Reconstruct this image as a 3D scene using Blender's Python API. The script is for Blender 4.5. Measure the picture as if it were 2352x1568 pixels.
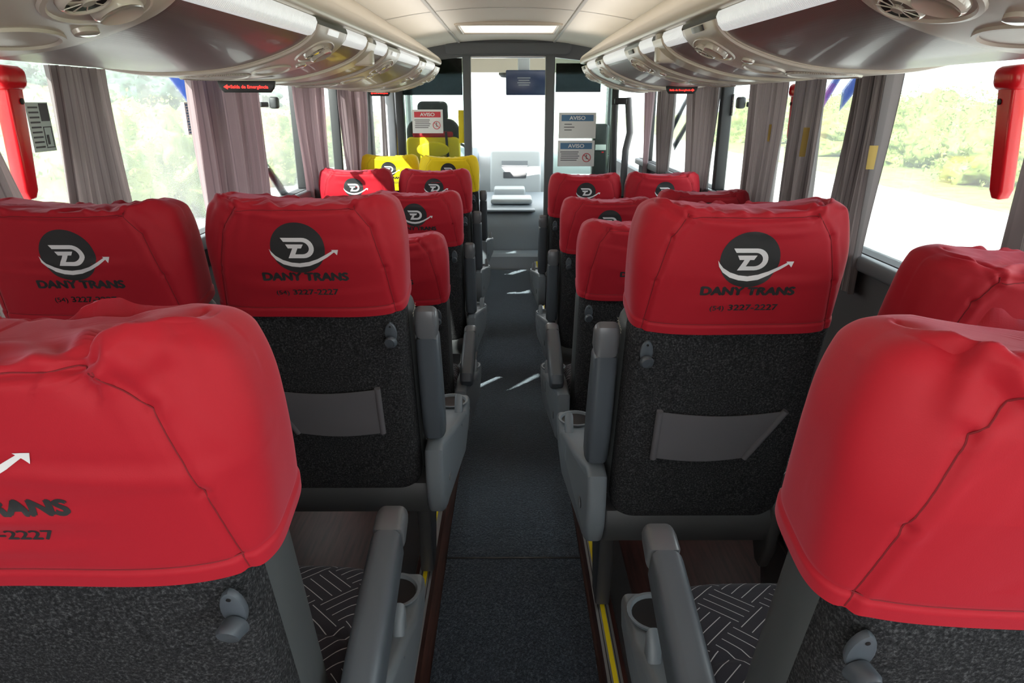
import bpy, bmesh, math, random
import numpy as np
from mathutils import Vector, Matrix
from mathutils.bvhtree import BVHTree
from math import sin, cos, pi, radians as R

for o in list(bpy.data.objects): bpy.data.objects.remove(o)
SC = bpy.context.scene
COL = SC.collection
random.seed(4); RNG = np.random.default_rng(7)

# ------------------------------------------------------------------ camera
F_PX = 1568.0
PITCH = R(19.2966); YAW = R(0.207)
cam = bpy.data.cameras.new('camera'); cam.sensor_width = 36.0; cam.lens = 36.0*F_PX/2352.0
cam.clip_start = 0.02; cam.clip_end = 1000
co = bpy.data.objects.new('camera', cam); COL.objects.link(co)
co.location = (0, 0, 1.40); co.rotation_euler = (R(90)-PITCH, 0, -YAW)
SC.camera = co
# ------------------------------------------------------------------ sky, sun, exposure
W = bpy.data.worlds.new('sky'); SC.world = W; W.use_nodes = True
nt = W.node_tree; nt.nodes.clear()
bg = nt.nodes.new('ShaderNodeBackground'); out = nt.nodes.new('ShaderNodeOutputWorld')
bg.inputs[0].default_value = (0.93, 0.97, 1.0, 1); bg.inputs[1].default_value = 5.2
nt.links.new(bg.outputs[0], out.inputs[0])
sun = bpy.data.lights.new('sun', 'SUN'); sun.energy = 26.0; sun.angle = R(0.6); sun.color = (1.0, 0.95, 0.86)
so = bpy.data.objects.new('sun', sun); COL.objects.link(so)
# light travels towards +x (from the left), +y (from behind the camera), down
so.rotation_euler = Vector((0.42, 0.62, -0.50)).to_track_quat('-Z', 'Y').to_euler()
def area(name, loc, direction, sx, sy, energy, color=(1, 1, 1)):
    l = bpy.data.lights.new(name, 'AREA'); l.shape = 'RECTANGLE'; l.size = sx; l.size_y = sy
    l.energy = energy; l.color = color
    o = bpy.data.objects.new(name, l); COL.objects.link(o); o.location = loc
    o.rotation_euler = Vector(direction).to_track_quat('-Z', 'Y').to_euler()
    return o
area('rear_window_daylight', (0, -1.75, 1.45), (0, 1, -0.18), 2.0, 0.8, 7.5, (1, 0.98, 0.95))
for sg in (-1, 1):      # added fill lamps above the two racks, brightening the ceiling
    area('ceiling_fill_light', (sg*0.46, 2.0, 1.70), (-sg*0.25, 0, 1), 0.03, 6.6, 5, (1, 0.97, 0.92)).rotation_euler = (R(180), sg*R(14), 0)
SC.view_settings.view_transform = 'Standard'; SC.view_settings.look = 'None'
SC.view_settings.gamma = 1.0; SC.view_settings.use_curve_mapping = False
SC.view_settings.exposure = 0.14

# ------------------------------------------------------------------ materials
def mat(name, col, rough=0.5, metal=0.0, spec=0.5, sheen=0.0, sheen_tint=None, coat=0.0):
    m = bpy.data.materials.new(name); m.use_nodes = True
    b = m.node_tree.nodes['Principled BSDF']
    b.inputs['Base Color'].default_value = (*col, 1)
    b.inputs['Roughness'].default_value = rough; b.inputs['Metallic'].default_value = metal
    b.inputs['Specular IOR Level'].default_value = spec
    if sheen:
        b.inputs['Sheen Weight'].default_value = sheen
        b.inputs['Sheen Roughness'].default_value = 0.4
        if sheen_tint: b.inputs['Sheen Tint'].default_value = (*sheen_tint, 1)
    if coat: b.inputs['Coat Weight'].default_value = coat
    return m
def N(m, t, **kw):
    n = m.node_tree.nodes.new(t)
    for k, v in kw.items(): setattr(n, k, v)
    return n
def L(m, a, b): m.node_tree.links.new(a, b)
def bsdf(m): return m.node_tree.nodes['Principled BSDF']
def coords(m, scale=(1, 1, 1), rot=(0, 0, 0)):
    tc = N(m, 'ShaderNodeTexCoord'); mp = N(m, 'ShaderNodeMapping')
    mp.inputs['Scale'].default_value = scale; mp.inputs['Rotation'].default_value = rot
    L(m, tc.outputs['Object'], mp.inputs['Vector']); return mp.outputs[0]
def noise(m, vec, scale, detail=3, rough=0.5):
    n = N(m, 'ShaderNodeTexNoise'); n.inputs['Scale'].default_value = scale
    n.inputs['Detail'].default_value = detail; n.inputs['Roughness'].default_value = rough
    L(m, vec, n.inputs['Vector']); return n.outputs['Fac']
def ramp(m, fac, stops):
    r = N(m, 'ShaderNodeValToRGB'); e = r.color_ramp.elements
    while len(e) < len(stops): e.new(0.5)
    for el, (p, c) in zip(e, stops): el.position = p; el.color = (*c, 1)
    L(m, fac, r.inputs['Fac']); return r.outputs['Color']
def bump(m, h, strength, dist=0.002):
    b = N(m, 'ShaderNodeBump'); b.inputs['Strength'].default_value = strength; b.inputs['Distance'].default_value = dist
    L(m, h, b.inputs['Height']); L(m, b.outputs[0], bsdf(m).inputs['Normal'])
def math_n(m, op, a, b=None):
    n = N(m, 'ShaderNodeMath', operation=op)
    for i, v in enumerate((a, b)):
        if v is None: continue
        if isinstance(v, (int, float)): n.inputs[i].default_value = v
        else: L(m, v, n.inputs[i])
    return n.outputs[0]
def speckle(name, cols, scale, rough=0.95, bs=0.5, stretch=(1, 1, 1), bd=0.003):
    m = mat(name, cols[1], rough, spec=0.15)
    v = coords(m, stretch); f = noise(m, v, scale, 4, 0.75)
    c = ramp(m, f, [(0.33, cols[0]), (0.52, cols[1]), (0.70, cols[2])])
    L(m, c, bsdf(m).inputs['Base Color']); bump(m, f, bs, bd); return m
M = {}
def cloth(name, col, tint):
    m = mat(name, col, 0.62, spec=0.25, sheen=0.35, sheen_tint=tint)
    f = noise(m, coords(m, (1, 1, 1)), 900, 2); bump(m, f, 0.12, 0.0006); return m
M['red'] = cloth('red_stretch_fabric', (0.43, 0.010, 0.022), (1.0, 0.45, 0.6))
M['yellow'] = cloth('yellow_stretch_fabric', (0.86, 0.60, 0.008), (1, 0.95, 0.5))
M['shade_thread'] = mat('dark_red_shade_thread', (0.20, 0.006, 0.012), 0.8); M['shade_thread_yellow'] = mat('ochre_shade_thread', (0.45, 0.28, 0.005), 0.8)  # seam shade put into the dark stitch colours
M['felt'] = speckle('charcoal_felt', [(0.009, 0.009, 0.010), (0.028, 0.028, 0.030), (0.105, 0.105, 0.11)], 260, bs=0.6)
M['carpet'] = speckle('blue_grey_loop_carpet', [(0.008, 0.011, 0.017), (0.028, 0.037, 0.052), (0.12, 0.145, 0.18)], 170, bs=1.0, stretch=(1, 0.6, 1), bd=0.006)
bsdf(M['carpet']).inputs['Sheen Weight'].default_value = 0.75; bsdf(M['carpet']).inputs['Sheen Roughness'].default_value = 0.25; bsdf(M['carpet']).inputs['Sheen Tint'].default_value = (0.75, 0.88, 1, 1)
M['vinyl'] = mat('charcoal_vinyl', (0.060, 0.065, 0.067), 0.55)
M['shell'] = mat('dark_grey_plastic', (0.048, 0.050, 0.053), 0.5)
M['arm'] = mat('armrest_grey_plastic', (0.075, 0.087, 0.102), 0.42)
M['armcap'] = mat('armrest_tip_plastic', (0.115, 0.12, 0.13), 0.30)
M['shield'] = mat('slate_grey_plastic', (0.155, 0.175, 0.195), 0.42)
M['black'] = mat('black_plastic', (0.012, 0.012, 0.013), 0.4)
M['pocket'] = mat('grey_pocket_cloth', (0.125, 0.118, 0.128), 0.9, spec=0.1)
M['stitch'] = mat('pale_thread', (0.45, 0.43, 0.36), 0.8)
M['print_dark'] = mat('dark_fabric_print', (0.026, 0.026, 0.028), 0.6)
M['print_white'] = mat('white_fabric_print', (0.80, 0.78, 0.80), 0.6)
M['steel'] = mat('dark_steel', (0.09, 0.09, 0.095), 0.4, 0.7)
M['alu'] = mat('brushed_aluminium', (0.55, 0.56, 0.58), 0.38, 0.85)
M['yline'] = mat('yellow_strip', (0.80, 0.62, 0.01), 0.5)
M['cream'] = mat('cream_rack_plastic', (0.64, 0.57, 0.47), 0.30)
M['cream2'] = mat('warm_grey_plastic', (0.62, 0.55, 0.49), 0.34)
M['lens'] = mat('satin_lamp_lens', (0.62, 0.56, 0.50), 0.12, coat=0.6)
M['headliner'] = mat('cream_headliner', (0.84, 0.79, 0.71), 0.75)
M['seam_strip'] = mat('grey_ceiling_strip', (0.50, 0.48, 0.45), 0.6)
M['bulk'] = mat('bulkhead_grey', (0.115, 0.12, 0.13), 0.5)
M['bulk2'] = mat('bulkhead_dark_grey', (0.045, 0.047, 0.052), 0.5)
M['post'] = mat('post_grey', (0.30, 0.32, 0.35), 0.4)
M['wall'] = mat('side_wall_grey_cloth', (0.09, 0.09, 0.095), 0.9)
M['pillar'] = mat('black_pillar', (0.018, 0.018, 0.02), 0.5)
M['pillar_cream'] = mat('pale_pillar', (0.55, 0.53, 0.48), 0.5)
M['redplastic'] = mat('red_gloss_plastic', (0.70, 0.012, 0.02), 0.22)
M['cab'] = mat('cab_blue_grey_plastic', (0.30, 0.35, 0.40), 0.45)
M['cab2'] = mat('cab_pale_plastic', (0.55, 0.58, 0.60), 0.5)
M['navy'] = mat('navy_screen', (0.03, 0.045, 0.10), 0.25)
M['paper_white'] = mat('white_sign', (0.82, 0.80, 0.79), 0.6)
M['sign_red'] = mat('sign_red', (0.66, 0.05, 0.07), 0.6)
M['sign_blue'] = mat('sign_blue', (0.10, 0.21, 0.36), 0.6)
M['sign_text'] = mat('sign_dark_text', (0.18, 0.17, 0.18), 0.6)
M['gold'] = mat('gold_tab_cloth', (0.40, 0.27, 0.07), 0.8)
M['road'] = mat('pale_concrete', (0.42, 0.41, 0.39), 0.9)
M['decal_blue'] = mat('blue_decal', (0.11, 0.17, 0.42), 0.6)
M['decal_dark'] = mat('dark_decal', (0.035, 0.045, 0.09), 0.6)
M['body_dark'] = mat('dark_cloth', (0.02, 0.02, 0.022), 0.85)
M['sticker_pale'] = mat('pale_green_sticker', (0.34, 0.42, 0.38), 0.4)
M['rust'] = mat('buckle_orange', (0.45, 0.12, 0.03), 0.5)
# floor wood
m = mat('dark_red_wood_floor', (0.06, 0.02, 0.016), 0.35)
f = noise(m, coords(m, (14, 1, 14)), 6, 4); L(m, ramp(m, f, [(0.3, (0.028, 0.010, 0.009)), (0.7, (0.085, 0.030, 0.024))]), bsdf(m).inputs['Base Color']); M['wood'] = m
# ribbed strip diffuser; its faint glow is added to help fill the ceiling
m = mat('ribbed_lamp_diffuser', (0.80, 0.81, 0.80), 0.35)
w = N(m, 'ShaderNodeTexWave', wave_type='BANDS', bands_direction='Y'); w.inputs['Scale'].default_value = 40; L(m, coords(m), w.inputs['Vector'])
bump(m, w.outputs['Fac'], 0.5, 0.004)
bsdf(m).inputs['Emission Color'].default_value = (0.95, 0.98, 1.0, 1); bsdf(m).inputs['Emission Strength'].default_value = 0.4
M['strip'] = m
m = mat('ceiling_lamp_diffuser', (0.85, 0.83, 0.80), 0.4)
bsdf(m).inputs['Emission Color'].default_value = (1.0, 0.95, 0.88, 1); bsdf(m).inputs['Emission Strength'].default_value = 0.7
M['lampglow'] = m
# rack bin door: satin perforated vinyl
m = mat('perforated_satin_vinyl', (0.24, 0.18, 0.18), 0.37, 0.3, coat=0.1)
vo = N(m, 'ShaderNodeTexVoronoi'); vo.inputs['Scale'].default_value = 130; vo.inputs['Randomness'].default_value = 0.0
L(m, coords(m), vo.inputs['Vector']); bump(m, vo.outputs['Distance'], 0.12, 0.002); M['bin'] = m
m = mat('speaker_mesh', (0.50, 0.44, 0.40), 0.4)
vo = N(m, 'ShaderNodeTexVoronoi'); vo.inputs['Scale'].default_value = 260; vo.inputs['Randomness'].default_value = 0.0
L(m, coords(m), vo.inputs['Vector']); L(m, ramp(m, vo.outputs['Distance'], [(0.25, (0.20, 0.17, 0.16)), (0.45, (0.52, 0.46, 0.42))]), bsdf(m).inputs['Base Color']); M['mesh'] = m
# LED
m = mat('red_led', (0.8, 0.02, 0.02), 0.4)
bsdf(m).inputs['Emission Color'].default_value = (1, 0.03, 0.02, 1); bsdf(m).inputs['Emission Strength'].default_value = 2.0; M['led'] = m
# seat cloth: charcoal with a stitched maze of pale lines (stripes turned 90 degrees from cell to cell)
def maze():
    m = mat('maze_pattern_cloth', (0.05, 0.05, 0.06), 0.85, spec=0.15, sheen=0.1)
    v = coords(m, (1, 1, 1), (0, 0, R(45)))
    s = N(m, 'ShaderNodeSeparateXYZ'); L(m, v, s.inputs[0])
    P = 0.020; K = 4*P
    cx = math_n(m, 'FLOOR', math_n(m, 'DIVIDE', s.outputs[0], K)); cy = math_n(m, 'FLOOR', math_n(m, 'DIVIDE', s.outputs[1], K))
    par = math_n(m, 'PINGPONG', math_n(m, 'ADD', cx, cy), 1.0)
    lx = math_n(m, 'PINGPONG', math_n(m, 'ADD', s.outputs[0], P*0.5), P*0.5); ly = math_n(m, 'PINGPONG', math_n(m, 'ADD', s.outputs[1], P*0.5), P*0.5)
    mx = N(m, 'ShaderNodeMix'); mx.data_type = 'FLOAT'
    L(m, par, mx.inputs[0]); L(m, lx, mx.inputs[2]); L(m, ly, mx.inputs[3])
    line = math_n(m, 'LESS_THAN', mx.outputs[0], 0.0008)
    L(m, ramp(m, line, [(0.0, (0.040, 0.039, 0.048)), (1.0, (0.50, 0.49, 0.50))]), bsdf(m).inputs['Base Color'])
    f = noise(m, coords(m), 500, 2); bump(m, f, 0.2, 0.001); return m
M['maze'] = maze()
# curtain: translucent pleated cloth with thin dark woven lines
def curtain_mat(name, col, tcol, tw):
    m = mat(name, col, 0.8, spec=0.15, sheen=0.2)
    nt = m.node_tree; b = bsdf(m); o = nt.nodes['Material Output']
    tc = N(m, 'ShaderNodeUVMap'); s = N(m, 'ShaderNodeSeparateXYZ'); L(m, tc.outputs[0], s.inputs[0])
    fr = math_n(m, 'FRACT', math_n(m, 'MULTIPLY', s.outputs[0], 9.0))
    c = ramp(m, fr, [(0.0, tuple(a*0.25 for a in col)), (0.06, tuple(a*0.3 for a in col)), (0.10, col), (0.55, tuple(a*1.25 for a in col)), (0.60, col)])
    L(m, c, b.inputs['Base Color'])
    t = N(m, 'ShaderNodeBsdfTranslucent'); t.inputs[0].default_value = (*tcol, 1)
    mx = N(m, 'ShaderNodeMixShader'); mx.inputs[0].default_value = tw
    L(m, b.outputs[0], mx.inputs[1]); L(m, t.outputs[0], mx.inputs[2]); L(m, mx.outputs[0], o.inputs[0]); return m
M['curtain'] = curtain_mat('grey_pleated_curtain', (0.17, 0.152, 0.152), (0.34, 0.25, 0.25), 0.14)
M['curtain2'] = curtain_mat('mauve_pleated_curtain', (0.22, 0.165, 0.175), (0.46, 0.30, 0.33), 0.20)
m = M['decal_blue']; t = N(m, 'ShaderNodeBsdfTranslucent'); t.inputs[0].default_value = (0.20, 0.30, 0.62, 1); mx = N(m, 'ShaderNodeMixShader'); mx.inputs[0].default_value = 0.6
L(m, bsdf(m).outputs[0], mx.inputs[1]); L(m, t.outputs[0], mx.inputs[2]); L(m, mx.outputs[0], m.node_tree.nodes['Material Output'].inputs[0])
# glass with a dusty pale film that imitates veiling glare; clean dark-tinted glass
def glass(name, tint, dust_glare, dcol=(0.9, 0.95, 0.95)):
    m = bpy.data.materials.new(name); m.use_nodes = True; nt = m.node_tree; nt.nodes.clear()
    o = N(m, 'ShaderNodeOutputMaterial'); tr = N(m, 'ShaderNodeBsdfTransparent'); tr.inputs[0].default_value = (*tint, 1)
    tl = N(m, 'ShaderNodeBsdfTranslucent'); tl.inputs[0].default_value = (*dcol, 1)
    gl = N(m, 'ShaderNodeBsdfGlossy'); gl.inputs['Roughness'].default_value = 0.02
    m1 = N(m, 'ShaderNodeMixShader'); m1.inputs[0].default_value = dust_glare
    L(m, tr.outputs[0], m1.inputs[1]); L(m, tl.outputs[0], m1.inputs[2])
    fz = N(m, 'ShaderNodeFresnel'); fz.inputs[0].default_value = 1.3
    k = math_n(m, 'MULTIPLY', fz.outputs[0], 0.5)
    m2 = N(m, 'ShaderNodeMixShader'); L(m, k, m2.inputs[0]); L(m, m1.outputs[0], m2.inputs[1]); L(m, gl.outputs[0], m2.inputs[2])
    L(m, m2.outputs[0], o.inputs[0]); return m
M['glass'] = glass('dusty_glare_window_glass', (0.92, 0.97, 0.97), 0.065)
M['screen'] = glass('windscreen_glass', (0.97, 0.98, 0.98), 0.06)
M['tinted'] = glass('smoked_partition_glass', (0.80, 0.88, 0.85), 0.012)
M['dark_tint'] = glass('dark_tint_band', (0.09, 0.10, 0.105), 0.0, (0.3, 0.3, 0.3))
def leafy(name, a, b, c):
    m = mat(name, b, 0.7, spec=0.2); f = noise(m, coords(m), 1.3, 5, 0.7)
    L(m, ramp(m, f, [(0.3, a), (0.5, b), (0.72, c)]), bsdf(m).inputs['Base Color']); return m
M['leaf'] = leafy('bright_foliage', (0.06, 0.09, 0.02), (0.15, 0.20, 0.05), (0.28, 0.30, 0.11))
M['leaf_far'] = leafy('far_foliage', (0.025, 0.055, 0.04), (0.06, 0.10, 0.075), (0.12, 0.165, 0.11))
M['meadow'] = leafy('dry_meadow', (0.10, 0.13, 0.04), (0.18, 0.20, 0.08), (0.28, 0.28, 0.13))

# ------------------------------------------------------------------ helpers
def link(o, parent=None):
    COL.objects.link(o)
    if parent is not None: o.parent = parent
    return o
def obj(name, mesh, material=None, parent=None, loc=(0, 0, 0), rot=(0, 0, 0)):
    o = bpy.data.objects.new(name, mesh)
    if material is not None and not mesh.materials: mesh.materials.append(M[material] if isinstance(material, str) else material)
    o.location = loc; o.rotation_euler = rot
    return link(o, parent)
def tag(o, label=None, cat=None, group=None, kind=None):
    if label: o['label'] = label
    if cat: o['category'] = cat
    if group: o['group'] = group
    if kind: o['kind'] = kind
    return o
def thing(name, label, cat, loc=(0, 0, 0), rz=0, group=None):
    o = bpy.data.objects.new(name, None); o.empty_display_size = 0.05; link(o)
    o.location = loc; o.rotation_euler = (0, 0, rz); return tag(o, label, cat, group)
def struct(o): o['kind'] = 'structure'; return o
def smooth(me, ang=40):
    for p in me.polygons: p.use_smooth = True
    if ang < 180: me.set_sharp_from_angle(angle=R(ang))
    return me
def done(bm, name, ang=40):
    bmesh.ops.recalc_face_normals(bm, faces=bm.faces)
    me = bpy.data.meshes.new(name); bm.to_mesh(me); bm.free(); return smooth(me, ang)
def grid_mesh(name, P, closed_u=False, closed_v=False, uv=None, ang=180):
    """P: array (nu, nv, 3)"""
    nu, nv = P.shape[:2]; V = P.reshape(-1, 3); Fc = []
    for i in range(nu if closed_u else nu-1):
        for j in range(nv if closed_v else nv-1):
            a = i*nv+j; b = ((i+1) % nu)*nv+j; c = ((i+1) % nu)*nv+(j+1) % nv; d = i*nv+(j+1) % nv
            Fc.append((a, b, c, d))
    me = bpy.data.meshes.new(name); me.from_pydata(V.tolist(), [], Fc)
    if uv is not None:
        l = me.uv_layers.new(name='UVMap'); U = uv.reshape(-1, 2)
        idx = np.empty(len(me.loops), int); me.loops.foreach_get('vertex_index', idx)
        l.data.foreach_set('uv', U[idx].ravel())
    return smooth(me, ang)
def add_box(bm, c, s, bev=0.0, seg=3, rot=None):
    b = bmesh.new(); bmesh.ops.create_cube(b, size=1)
    bmesh.ops.scale(b, vec=s, verts=b.verts)
    if bev: bmesh.ops.bevel(b, geom=list(b.edges), offset=bev, segments=seg, profile=0.5, affect='EDGES')
    if rot is not None: bmesh.ops.rotate(b, cent=(0, 0, 0), matrix=rot, verts=b.verts)
    bmesh.ops.translate(b, vec=c, verts=b.verts); merge(bm, b)
def merge(bm, b):
    t = bpy.data.meshes.new('t'); b.to_mesh(t); b.free(); bm.from_mesh(t); bpy.data.meshes.remove(t)
def box(name, c, s, bev=0.0, seg=3, rot=None):
    bm = bmesh.new(); add_box(bm, c, s, bev, seg, rot); return done(bm, name)
def boxes(name, lst):
    bm = bmesh.new()
    for a in lst: add_box(bm, *a)
    return done(bm, name)
def span(x0, x1, y0, y1, z0, z1): return ((x0+x1)/2, (y0+y1)/2, (z0+z1)/2), (abs(x1-x0), abs(y1-y0), abs(z1-z0))
def prism(name, pts, axis, a0, a1, bev=0.0, seg=3, ang=40):
    """closed outline pts (2D) extruded along axis from a0 to a1. axis 'x': pts are (y,z); 'y': (x,z); 'z': (x,y)"""
    bm = bmesh.new()
    def P(p, a): return {'x': (a, p[0], p[1]), 'y': (p[0], a, p[1]), 'z': (p[0], p[1], a)}[axis]
    A = [bm.verts.new(P(p, a0)) for p in pts]; B = [bm.verts.new(P(p, a1)) for p in pts]
    bm.faces.new(A); bm.faces.new(B[::-1]); n = len(pts)
    for i in range(n): bm.faces.new((A[i], B[i], B[(i+1) % n], A[(i+1) % n]))
    bmesh.ops.recalc_face_normals(bm, faces=bm.faces)
    if bev:
        es = [e for e in bm.edges if all(v in A for v in e.verts) or all(v in B for v in e.verts)] if False else \
             [e for e in bm.edges if (e.verts[0].co-e.verts[1].co).dot(Vector({'x': (1, 0, 0), 'y': (0, 1, 0), 'z': (0, 0, 1)}[axis])) == 0]
        bmesh.ops.bevel(bm, geom=es, offset=bev, segments=seg, profile=0.5, affect='EDGES', clamp_overlap=True)
    return done(bm, name, ang)
def tube_bm(bm, pts, r, n=10, cap=True, ry=None):
    pts = [Vector(p) for p in pts]; rings = []
    rr = r if isinstance(r, (list, tuple)) else [r]*len(pts)
    up = None
    for i, p in enumerate(pts):
        t = (pts[min(i+1, len(pts)-1)]-pts[max(i-1, 0)]).normalized()
        if up is None: up = t.orthogonal().normalized()
        up = (up-t*up.dot(t)).normalized(); s = t.cross(up)
        rings.append([bm.verts.new(p+(up*cos(2*pi*k/n)+s*sin(2*pi*k/n))*rr[i]) for k in range(n)])
    for a, b in zip(rings, rings[1:]):
        for k in range(n): bm.faces.new((a[k], a[(k+1) % n], b[(k+1) % n], b[k]))
    if cap: bm.faces.new(rings[0][::-1]); bm.faces.new(rings[-1])
def tube(name, pts, r, n=10):
    bm = bmesh.new(); tube_bm(bm, pts, r, n); return done(bm, name, 50)
def lathe(name, prof, n=32, axis='z', ang=40):
    """prof: list of (r, h)"""
    bm = bmesh.new(); rings = []
    for r, h in prof:
        rings.append([bm.verts.new((r*cos(2*pi*k/n), r*sin(2*pi*k/n), h)) for k in range(n)])
    for a, b in zip(rings, rings[1:]):
        for k in range(n): bm.faces.new((a[k], a[(k+1) % n], b[(k+1) % n], b[k]))
    bm.faces.new(rings[0]); bm.faces.new(rings[-1])
    return done(bm, name, ang)
def poly_bm(loops):
    """flat polygon(s) in (x, z) at y=0, as separate n-gons"""
    bm = bmesh.new()
    for lp in loops:
        bm.faces.new([bm.verts.new((p[0], 0, p[1])) for p in lp])
    bm.normal_update(); bmesh.ops.triangulate(bm, faces=bm.faces, ngon_method='EAR_CLIP'); return bm
def text_bm(s, size, xs=1.0, bold=0.0, align='CENTER'):
    c = bpy.data.curves.new('t', 'FONT'); c.body = s; c.size = size; c.align_x = align; c.align_y = 'CENTER'
    c.offset = bold; c.resolution_u = 4; c.fill_mode = 'FRONT'
    o = bpy.data.objects.new('t', c); COL.objects.link(o)
    dg = bpy.context.evaluated_depsgraph_get(); me = bpy.data.meshes.new_from_object(o.evaluated_get(dg))
    bm = bmesh.new(); bm.from_mesh(me); bpy.data.objects.remove(o); bpy.data.curves.remove(c); bpy.data.meshes.remove(me)
    for v in bm.verts: v.co = Vector((v.co.x*xs, 0, v.co.y))
    bmesh.ops.remove_doubles(bm, verts=bm.verts, dist=1e-6)
    return bm
def text_mesh(name, s, size, xs=1.0, bold=0.0, align='CENTER'):
    bm = text_bm(s, size, xs, bold, align); me = bpy.data.meshes.new(name); bm.to_mesh(me); bm.free(); return me
def bold_text(s, size, xs, d):
    bm = bmesh.new()
    for i, (dx, dz) in enumerate(((0, 0), (d, 0), (-d, 0), (0, d*0.7), (0, -d*0.7), (d*0.5, d*0.5), (-d*0.5, -d*0.5))):
        b = text_bm(s, size, xs)
        for v in b.verts: v.co.x += dx; v.co.z += dz; v.co.y -= i*0.00012
        merge(bm, b)
    return bm
def bold_mesh(name, s, size, xs, d):
    bm = bold_text(s, size, xs, d); me = bpy.data.meshes.new(name); bm.to_mesh(me); bm.free(); return me
def dice(bm, step):
    xs = [v.co.x for v in bm.verts]; zs = [v.co.z for v in bm.verts]
    for ax, (a, b) in ((0, (min(xs), max(xs))), (2, (min(zs), max(zs)))):
        k = a+step
        while k < b:
            no = Vector((0, 0, 0)); no[ax] = 1; pc = Vector((0, 0, 0)); pc[ax] = k
            bmesh.ops.bisect_plane(bm, geom=bm.verts[:]+bm.edges[:]+bm.faces[:], plane_co=pc, plane_no=no); k += step
    return bm
def template(bm):
    V = np.array([v.co[:] for v in bm.verts]); bm.verts.index_update(); Fc = [[v.index for v in f.verts] for f in bm.faces]; bm.free(); return V, Fc

# ------------------------------------------------------------------ the printed mark
def logo_templates():
    r = 0.055
    disc = [[(r*cos(t), r*sin(t)*0.98) for t in np.linspace(0, 2*pi, 49)[:-1]]]
    arcO = [(0.18+0.42*sin(a), 0.01+0.39*cos(a)) for a in np.linspace(0, pi, 15)]
    arcI = [(0.155+0.265*sin(a), 0.01-0.24*cos(a)) for a in np.linspace(0, pi, 13)]
    dt = [(-0.59, 0.40)]+arcO+[(-0.38, -0.38), (-0.19, 0.0), (-0.35, 0.0), (-0.43, 0.155), (0.22, 0.155), (0.13, 0.0), (0.0, 0.0), (-0.11, -0.23)]+arcI+[(-0.49, 0.25)]
    outer = [(-1.06, -0.02), (-1.0, -0.24), (-0.85, -0.45), (-0.6, -0.62), (-0.3, -0.71), (0, -0.74), (0.35, -0.69), (0.7, -0.55), (1.05, -0.35), (1.33, -0.15)]
    inner = [(1.29, -0.08), (1.0, -0.25), (0.68, -0.42), (0.35, -0.53), (0, -0.58), (-0.3, -0.55), (-0.6, -0.45), (-0.85, -0.29), (-0.98, -0.14)]
    head = [(1.22, -0.06), (1.48, -0.06), (1.42, -0.27), (1.34, -0.18)]
    sc = lambda lp: [(p[0]*r, p[1]*r) for p in lp]
    D = template(dice(poly_bm(disc), 0.008)); Lg = template(dice(poly_bm([sc(dt), sc(outer+inner), sc(head)]), 0.007))
    T1 = template(dice(bold_text('DANY TRANS', 0.0245, 1.17, 0.0019), 0.008))
    T2 = bold_text('3227-2227', 0.0180, 1.22, 0.0007); T3 = bold_text('(54)', 0.0150, 1.15, 0.0003)
    for v in T2.verts: v.co.x += 0.016
    for v in T3.verts: v.co.x -= 0.052; v.co.z -= 0.001
    merge(T2, T3); T2 = template(dice(T2, 0.008))
    return D, Lg, T1, T2
T_DISC, T_MARK, T_NAME, T_PHONE = logo_templates()

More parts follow.
